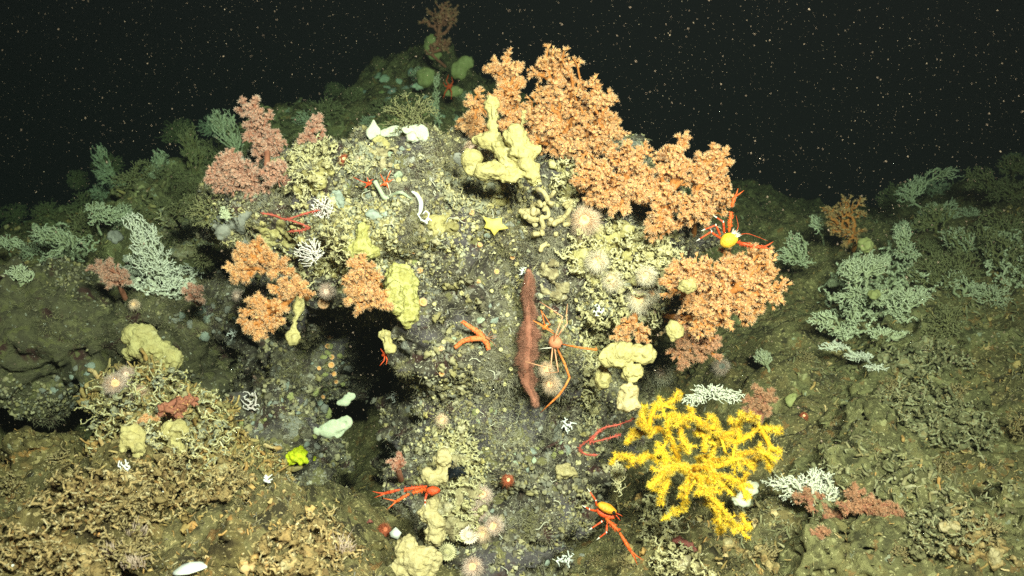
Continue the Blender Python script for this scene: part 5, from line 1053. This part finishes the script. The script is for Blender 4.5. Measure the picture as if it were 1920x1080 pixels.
def knobby():
    d = min(depth(x, y) for x, y in [(867, 603), (907, 631), (853, 651), (915, 653)]) - .012; m = MB()
    for pt, r in (([(867, 603), (880, 612), (895, 622), (907, 632)], [3, 4, 5, 6]), ([(853, 652), (865, 642), (880, 636), (905, 634)], [3, 4, 5, 6]), ([(905, 632), (912, 642), (916, 654)], [6, 5, 3.5])):
        q = smooth_path(np.array([(*P(x, y, d), rr * K * d) for (x, y), rr in zip(pt, r)]), 8); m.addm(*ptube(q[:, :3], q[:, 3], 8))
        k = len(q) * 7; i = rng.integers(0, len(q), k); D = nrm(rng.normal(size=(k, 3))); tv, tf = ICO1
        instances(m, tv, [tf], np.ones(len(tv)), q[i, :3] + D * q[i, 3:4], D, .0016)
    tag(m.build('knobbly_star', M['knobstar'], loc=P(900, 632, d)), 'orange red knobbly three armed star left of the brown strand', 'sea star')
    d -= .006; m = MB(); m.addm(*ptube([P(911, 632, d), P(918, 636, d)], [.004, .003], 8))
    for a, b, c_ in (((914, 634), (924, 630), (930, 629)), ((914, 634), (924, 642), (931, 650)), ((914, 633), (917, 626), (921, 621)), ((912, 632), (908, 626), (905, 623)), ((915, 635), (926, 634), (932, 631))):
        m.addm(*ptube([P(*a, d), P(*b, d - .006), P(*c_, d)], [.0011, .0009, .0006], 5))
    tag(m.build('small_spider_crab', M['brown'], loc=P(914, 634, d)), 'tiny brown long legged crab at the end of the knobbly star', 'crab')
knobby()

# ================================================================== crustaceans
def limb(m, pts, d, rad, k=8, sm=0): m.addm(*ptube([P(x, y, d + dd) for x, y, dd in pts], np.array(rad) * K * d, k, sm))
def spines(m, a, b, d, n, L, r):
    A, B = P(a[0], a[1], d + a[2]), P(b[0], b[1], d + b[2]); f = rng.uniform(0, 1, n)[:, None]; D = rng.normal(size=(n, 3)); D = nrm(D - nrm(B - A) * (D @ nrm(B - A))[:, None]) + nrm(B - A) * .5
    m.addm(*hairs(A + (B - A) * f + nrm(D) * r * .7, D, L, r * .28, np.zeros((n, 3)))[:2])
def claw(t, d, sh, el, wr, fk, f1, f2, r, mc, mt_=None):
    """shoulder-elbow-wrist-fork and two fingers, white knuckle at the wrist"""
    m = MB(); limb(m, [sh, ((sh[0] + el[0]) / 2, (sh[1] + el[1]) / 2, (sh[2] + el[2]) / 2), el], d, [r * .8, r * 1.1, r * .9]); spines(m, sh, el, d, 60, .007, r * K * d); spines(m, wr, fk, d, 24, .004, r * K * d)
    limb(m, [wr, ((wr[0] + fk[0]) / 2, (wr[1] + fk[1]) / 2, (wr[2] + fk[2]) / 2), fk], d, [r * .7, r * 1.05, r * .95])
    limb(m, [fk, ((fk[0] + f1[0]) / 2 + 1, (fk[1] + f1[1]) / 2, (fk[2] + f1[2]) / 2), f1], d, [r * .62, r * .45, r * .12]); limb(m, [fk, ((fk[0] + f2[0]) / 2 - 1, (fk[1] + f2[1]) / 2 + 1, (fk[2] + f2[2]) / 2), f2], d, [r * .62, r * .45, r * .12])
    c = m.build('claw', mc, t); j = MB(); limb(j, [el, wr], d, [r * 1.0, r * .95]); jo = j.build('joint', M['joint'], c)
    c['_loc'] = t['_loc']; return c
def joint_build(mb_, name, m_, t, c):
    o = mb_.build(name, m_, t); o.parent = c; return o
def leg(t, d, pts, r, mc, tipw=True):
    m = MB(); limb(m, pts, d, np.linspace(r, r * .55, len(pts)), 6); l = m.build('leg', mc, t)
    if tipw:
        x, y, z = pts[-1]; x0, y0, z0 = pts[-2]; u = np.array([x - x0, y - y0]); u = u / max(np.linalg.norm(u), 1e-6); j = MB()
        limb(j, [(x, y, z), (x + u[0] * 8, y + u[1] * 8, z + .002)], d, [r * .6, r * .15], 6); joint_build(j, 'leg_tip', M['joint'], t, l)
        k = pts[-2]; j = MB(); limb(j, [(k[0] - .6, k[1], k[2]), (k[0] + .6, k[1], k[2])], d, [r * .95, r * .95], 6); joint_build(j, 'joint', M['joint'], t, l)
_b = MB.build
def _build(s, name, m, parent=None, loc=None, smooth=True):
    if parent is not None and '_loc' not in parent: parent['_loc'] = [0, 0, 0]
    return _b(s, name, m, parent, loc, smooth)
MB.build = _build
def carapace(t, d, c, rx, rz, ry, ang, m_, spn=0, spd=(1, 1)):
    V, F = ICO3; V = V.copy(); V[:, 0] *= 1 + .0 * V[:, 0]; x = V[:, 0]; V[:, 2] *= 1 - .18 * np.clip(x, 0, 1); V[:, 1] *= 1 - .12 * np.clip(x, 0, 1)
    groove = 1 - .05 * np.exp(-((x - .1) / .06) ** 2) - .03 * np.exp(-((x + .45) / .05) ** 2); V[:, 1:] *= groove[:, None]; a = math.radians(ang); ca, sa = math.cos(a), math.sin(a)
    V = V * np.array([rx, 0, rz]) * K * d + V * np.array([0, ry, 0]); V = np.column_stack([V[:, 0] * ca - V[:, 2] * sa, V[:, 1], V[:, 0] * sa + V[:, 2] * ca]) + P(*c, d)
    V = V * 1; V = V + .0012 * np.stack([fbm(V * 180, 2, 1), fbm(V * 180, 2, 2), fbm(V * 180, 2, 3)], 1); cp = MB().add(V, F).build('carapace', m_, t)
    return cp
# 1: yellow bodied, on the crest
d = 2.10; t = thing('squat_lobster', 'yellow bodied squat lobster with red claws spread, perched above the largest orange coral', 'squat lobster', P(1367, 449, d))
cp = carapace(t, d, (1367, 450), 18, 14, .016, 25, M['shell_yellow'])
m = MB(); k = 26; D = nrm(np.column_stack([rng.uniform(.2, 1, k), rng.uniform(-.5, .5, k), rng.uniform(.3, 1, k)])); m.addm(*hairs(P(1367, 450, d) + D * .017, D, rng.uniform(.008, .016, k), .0012, np.zeros((k, 3)))[:2]); m.build('spines', M['joint'], t)
claw(t, d, (1367, 434, 0), (1371, 398, -.01), (1372, 388, -.012), (1377, 370, -.015), (1384, 353, -.018), (1395, 357, -.018), 2.9, M['redbright'])
claw(t, d, (1381, 454, 0), (1410, 461, -.012), (1417, 463, -.012), (1433, 463, -.012), (1450, 453, -.012), (1443, 466, -.012), 2.9, M['red'])
for pts in ([(1358, 436, 0), (1356, 416, -.01), (1344, 408, -.01)], [(1350, 440, 0), (1342, 422, -.01), (1322, 430, -.01)], [(1350, 446, 0), (1337, 438, -.008), (1334, 434, -.012), (1312, 448, -.012)]): leg(t, d, pts, 2.6, M['red'])
m = MB(); limb(m, [(1380, 442, 0), (1400, 438, -.01), (1420, 444, -.01), (1440, 452, 0)], d, [.7, .5, .4, .25], 5, 4); limb(m, [(1378, 438, 0), (1384, 424, -.01), (1380, 404, 0)], d, [.7, .5, .25], 5, 4); m.build('antennae', M['red'], t)
# 2: orange bodied, right of the pillar base
d = 2.05; t = thing('squat_lobster', 'orange backed squat lobster reaching one long red claw down, right of the pillar base', 'squat lobster', P(1137, 954, d))
cp = carapace(t, d, (1138, 953), 20, 9.5, .014, -24, M['shell']); m = MB(); limb(m, [(1120, 954, .012), (1128, 962, .01), (1142, 968, .01), (1152, 970, .008)], d, [5, 7, 6, 3], 10, 4); m.build('underside', M['red'], t)
m = MB(); m.add(ICO2[0] * .0038 + P(1151, 961, d - .013), ICO2[1]); m.build('eye', M['eye'], t)
claw(t, d, (1136, 972, -.005), (1159, 995, -.02), (1162, 999, -.02), (1182, 1032, -.03), (1195, 1059, -.03), (1206, 1050, -.035), 3.3, M['redbright'])
for pts in ([(1118, 948, 0), (1117, 938, -.005), (1106, 922, -.01)], [(1117, 958, 0), (1105, 955, -.005), (1098, 951, -.006)], [(1130, 977, 0), (1128, 978, -.006), (1110, 990, -.012)], [(1138, 984, 0), (1137, 998, -.006), (1124, 1008, -.008)]): leg(t, d, pts, 2.4, M['red'])
m = MB(); limb(m, [(1155, 962, -.006), (1162, 965, -.008), (1167, 968, -.008)], d, [1, .8, .4], 5); limb(m, [(1155, 966, -.006), (1160, 972, -.01), (1163, 976, -.01)], d, [1.3, .9, .4], 5); m.build('antennae', M['red'], t)
# 3: hidden behind the cream sponges, claws out
d = 2.10; t = thing('squat_lobster', 'squat lobster hiding behind cream sponges with two long red claws pointing left', 'squat lobster', P(806, 918, d))
carapace(t, d, (812, 920), 14, 9, .012, 5, M['red'])
claw(t, d, (800, 912, -.005), (758, 917, -.02), (750, 918, -.02), (722, 925, -.02), (702, 933, -.02), (698, 921, -.02), 2.7, M['red'])
claw(t, d, (799, 917, -.01), (774, 924, -.03), (767, 926, -.03), (743, 940, -.035), (718, 934, -.035), (725, 956, -.035), 2.8, M['redbright'])
leg(t, d, [(800, 925, 0), (797, 938, -.005), (797, 944, -.005)], 2.6, M['red'])
# 4,5,6: small ones
def small_lob(label, px, py, d, s, m_, limbs):
    t = thing('small_squat_lobster', label, 'squat lobster', P(px, py, d)); carapace(t, d, (px, py), s * 1.1, s * .75, s * K * d * .7, 30, m_)
    for i, (x, y, x2, y2) in enumerate(limbs):
        m = MB(); limb(m, [(px, py, 0), (px + x, py + y, -.01), (px + x2, py + y2, -.008)], d, [s * .26, s * .2, s * .1], 6); m.build('leg' if i > 1 else 'claw', m_, t)
small_lob('little red squat lobster beside the pale ribbon sponge, legs raised', 723, 344, depth(723, 344) - .02, 6, M['redbright'], [(4, -12, 10, -24), (-6, -10, -10, -18), (8, -4, 14, -8), (6, 10, 5, 20), (-8, 3, -12, 8)])
small_lob('little red squat lobster left of the pale ribbon sponge', 692, 344, depth(692, 344) - .02, 5, M['red'], [(-12, -3, -30, -12), (-2, -8, -4, -12), (4, -6, 8, -8), (-6, 6, -8, 9)])
small_lob('tiny dark red squat lobster on the far ridge beside the barrel sponge', 843, 162, 4.25, 6, M['red'], [(-6, -10, -2, -22), (6, -8, 4, -18), (-8, 10, -12, 22), (4, 12, 3, 24), (-8, 0, -12, -8)])
small_lob('small red squat lobster clinging under the cave mouth sponge', 722, 664, 2.22, 6, M['red'], [(-6, -6, -8, -10), (-2, 12, -10, 22), (4, 10, 2, 20), (6, -14, 8, -26)])
small_lob('small orange squat lobster between the brown strand and the spider crab', 1022, 613, depth(1022, 613) - .06, 6, M['crabclaw'], [(-4, -18, -8, -32), (10, -4, -6, -30), (8, 4, 16, 8), (-10, -6, -22, -12)])
# spider crab
d = depth(1042, 643) - .06; t = thing('spider_crab', 'pinkish spider crab with long thin legs on the pillar, right of the brown strand', 'crab', P(1042, 643, d))
V, F = ICO3; V = V.copy(); V[:, 2] *= 1 - .22 * V[:, 0]; V = V * np.array([14 * K * d, .013, 12 * K * d]); a = math.radians(-35); V = np.column_stack([V[:, 0] * math.cos(a) - V[:, 2] * math.sin(a), V[:, 1], V[:, 0] * math.sin(a) + V[:, 2] * math.cos(a)])
V = V * (1 + .08 * fbm(V * 220, 2, 3))[:, None] + P(1042, 642, d); MB().add(V, F).build('carapace', M['crab'], t)
m = MB(); m.add(ICO2[0] * .003 + P(1054, 648, d - .008), ICO2[1]); m.build('eye', M['eye'], t)
for pts, mm, r in (([(1038, 640, -.01), (1048, 612, -.03), (1055, 594, -.02), (1034, 580, -.01), (1012, 566, .02)], M['crableg'], 1.5), ([(1044, 634, 0), (1054, 618, -.02), (1063, 607, -.02), (1062, 590, -.01), (1064, 570, .02)], M['crableg'], 1.4),
                   ([(1036, 652, 0), (1034, 672, -.02), (1033, 690, -.02), (1010, 685, -.015), (985, 678, .0)], M['crableg'], 1.3), ([(1040, 655, 0), (1044, 680, -.02), (1047, 697, -.02), (1034, 699, 0), (1022, 698, .01)], M['crableg'], 1.2),
                   ([(1034, 652, 0), (1020, 653, .0), (1008, 655, .02)], M['joint'], .9), ([(1041, 627, 0), (1030, 620, -.02), (999, 601, -.02)], M['crabclaw'], 1.1)):
    m = MB(); limb(m, pts, d, np.linspace(r * 1.15, r * .6, len(pts)), 6); m.build('leg', mm, t)
m = MB(); limb(m, [(1046, 656, 0), (1058, 680, -.03), (1068, 708, -.04)], d, [2.0, 2.2, 2.0]); limb(m, [(1068, 708, -.04), (1060, 724, -.04), (1048, 741, -.04), (1030, 758, -.03), (1013, 774, -.01)], d, [2.0, 2.0, 2.3, 1.6, .5]); m.build('claw', M['crabclaw'], t)
m = MB(); limb(m, [(1056, 646, 0), (1088, 652, -.03), (1119, 656, -.02)], d, [1.6, 2.0, 2.2]); limb(m, [(1119, 656, -.02), (1117, 650, -.02)], d, [1.6, .5]); m.build('claw', M['crabclaw'], t)

# ---- crinoid, tufts, shells, cucumbers
d = min(depth(845 + a, 882 + b) for a in (-25, 0, 25) for b in (-18, 0, 18)) - .03; m = MB()
for i in range(16):
    a = rng.uniform(0, 6.28); L = rng.uniform(.6, 1.1); q = smooth_path(np.array([P(845, 884, d), P(845 + 12 * math.cos(a), 882 + 10 * math.sin(a), d - .02), P(845 + 26 * L * math.cos(a + .3), 880 + 20 * L * math.sin(a + .3), d - .008)]), 7)
    m.addm(*ptube(q, .0016, 5)); k = len(q) * 5; j = rng.integers(0, len(q), k); m.addm(*hairs(q[j], rng.normal(size=(k, 3)), .009, .0007)[:2])
tag(m.build('feather_star', M['black'], loc=P(845, 884, d)), 'dark blue black feather star on the cream coral of the pillar base', 'feather star')
def tuft(label, px, py, n, L, m_, spread=.6):
    p, nv = hit(px, py); D = nrm(np.array([0, -.2, 1.0]) + nv * .5 + rng.normal(0, spread * .5, (n, 3))); m = MB(); m.addm(*hairs(p + rng.normal(0, L * .25, (n, 3)) * [1, 1, .2], D, L * rng.uniform(.5, 1.1, n), .0016))
    return tag(m.build('bristle_tuft', m_, loc=p), label, 'hydroid')
tuft('pinkish bristle tuft on the bottom left seabed, by the white shell', 250, 1062, 110, .035, M['pinktuft'])
tuft('small pinkish bristle tuft above the larger pink tuft', 205, 1040, 50, .03, M['pinktuft'])
tuft('grey pink bristle tuft on the rubble slope left of the cream sponges', 640, 1035, 120, .035, M['pinktuft'], .9)
tuft('pale bristle tuft in the lower left rubble', 258, 1005, 60, .035, M['pinktuft'])
p = hit(358, 1066)[0]; d = p[1] - .02; V, F = lathe([(.01, .16), (.5, .12), (.9, .0), (1, -.06), (.9, -.1), (.02, -.02)], 26); V = V * np.array([34 * K * d, .026, .055])
V[:, 0] *= 1; c_, s_ = math.cos(.16), math.sin(.16); V = np.column_stack([V[:, 0] * c_ - V[:, 2] * s_, V[:, 1], V[:, 0] * s_ + V[:, 2] * c_ + .0 * V[:, 1]]); V = V + .0015 * np.stack([fbm(V * 40, 2, 1)] * 3, 1)
tag(MB().add(V + P(358, 1064, d), F).build('dish_shell', M['dish'], loc=P(358, 1064, d)), 'flat white dish shaped shell lying at the bottom left', 'shell')
def chip(label, px, py, w, h, m_, off=.02):
    p, nv = hit(px, py); d = p[1] - off; out = np.array([(0, -h), (w * .9, -h * .1), (w * .35, h), (-w * .75, h * .55), (-w, -.1 * h)]); m = MB(); n = len(out)
    fr = np.array([P(px + x, py + y, d - .003 * (i % 2)) for i, (x, y) in enumerate(out)]); bk = np.array([P(px + x * .92, py + y * .92, d + .007) for x, y in out]); mid = P(px, py, d - .009)[None]; bm = P(px, py, d + .01)[None]
    j = np.arange(n); j2 = (j + 1) % n
    m.addm(np.vstack([fr, bk, mid, bm]), [np.stack([j, j2, n + j2, n + j], 1), np.vstack([np.stack([j2, j, np.full(n, 2 * n)], 1), np.stack([n + j, n + j2, np.full(n, 2 * n + 1)], 1)])])
    return tag(m.build('shell_chip', m_, loc=P(px, py, d)), label, 'shell')
chip('white angular shell chip on the top of the large bottom sponge', 742, 1000, 12, 12, M['chalk'], .06)
chip('pinkish white shell chip by the left frame edge', 22, 1060, 6, 7, M['chalk'])
chip('small orange shell chip on the lower left sand', 186, 1003, 6, 5, M['cup_orange'])
sponge('sea_cucumber', 'dull red sea cucumber lying right of the weathered cream coral', [(1275, 1015, 12, 7), (1290, 1021, 13, 8), (1302, 1027, 7, 6)], M['cuke'], None, off=.03, cat='sea cucumber')
sponge('sea_cucumber', 'small dark red sea squirt on the rubble left of the pillar base', [(694, 979, 10, 6)], M['cuke'], None, off=.005, cat='sea squirt')

# ================================================================== drifting flakes
n = 110000
u = rng.uniform(-.75, .75, n); v = rng.uniform(-.42, .42, n); dd = (rng.uniform(1.1 ** 3, 5.2 ** 3, n)) ** (1 / 3)
near = rng.uniform(size=n) < .2; dd[near] = rng.uniform(1.3, 2.8, near.sum())
pos = np.column_stack([u * dd, dd, v * dd]); s = np.exp(rng.normal(math.log(.0003), .5, n)); s = np.clip(s, .00012, .0014)
oct_v = np.array([(1, 0, 0), (-1, 0, 0), (0, 1, 0), (0, -1, 0), (0, 0, 1.9), (0, 0, -1.9)], float); oct_f = np.array([(0, 2, 4), (2, 1, 4), (1, 3, 4), (3, 0, 4), (2, 0, 5), (1, 2, 5), (3, 1, 5), (0, 3, 5)])
mb = MB(); instances(mb, oct_v, [oct_f], np.zeros(6), pos, np.array([-.4, .1, .8]) + rng.normal(0, .45, (n, 3)), s); stuff('marine_snow', mb, M['snow'], 'pale specks of marine snow drifting in the dark water', 'marine snow')

# ================================================================== the water itself: an even volume round everything
import bmesh
bm = bmesh.new(); bmesh.ops.create_cube(bm, size=1); me = bpy.data.meshes.new('haze'); bm.to_mesh(me); bm.free()
hz = bpy.data.objects.new('haze', me); COL.objects.link(hz); hz.location = (0, 4.6, -.4); hz.scale = (13, 11, 5.2)
tag(hz, 'dark green sea water filling the whole view', 'sea water', kind='stuff')
m = bpy.data.materials.new('sea water'); m.use_nodes = True; nt = m.node_tree; nt.nodes.remove(nt.nodes['Principled BSDF'])
pv = nt.nodes.new('ShaderNodeVolumePrincipled'); pv.inputs['Density'].default_value = .25
pv.inputs['Color'].default_value = (.0085, .0105, .0106, 1); pv.inputs['Absorption Color'].default_value = (.26, .66, .50, 1)
nt.links.new(pv.outputs[0], nt.nodes['Material Output'].inputs['Volume']); me.materials.append(m)
for o in bpy.data.objects:
    if '_loc' in o: del o['_loc']
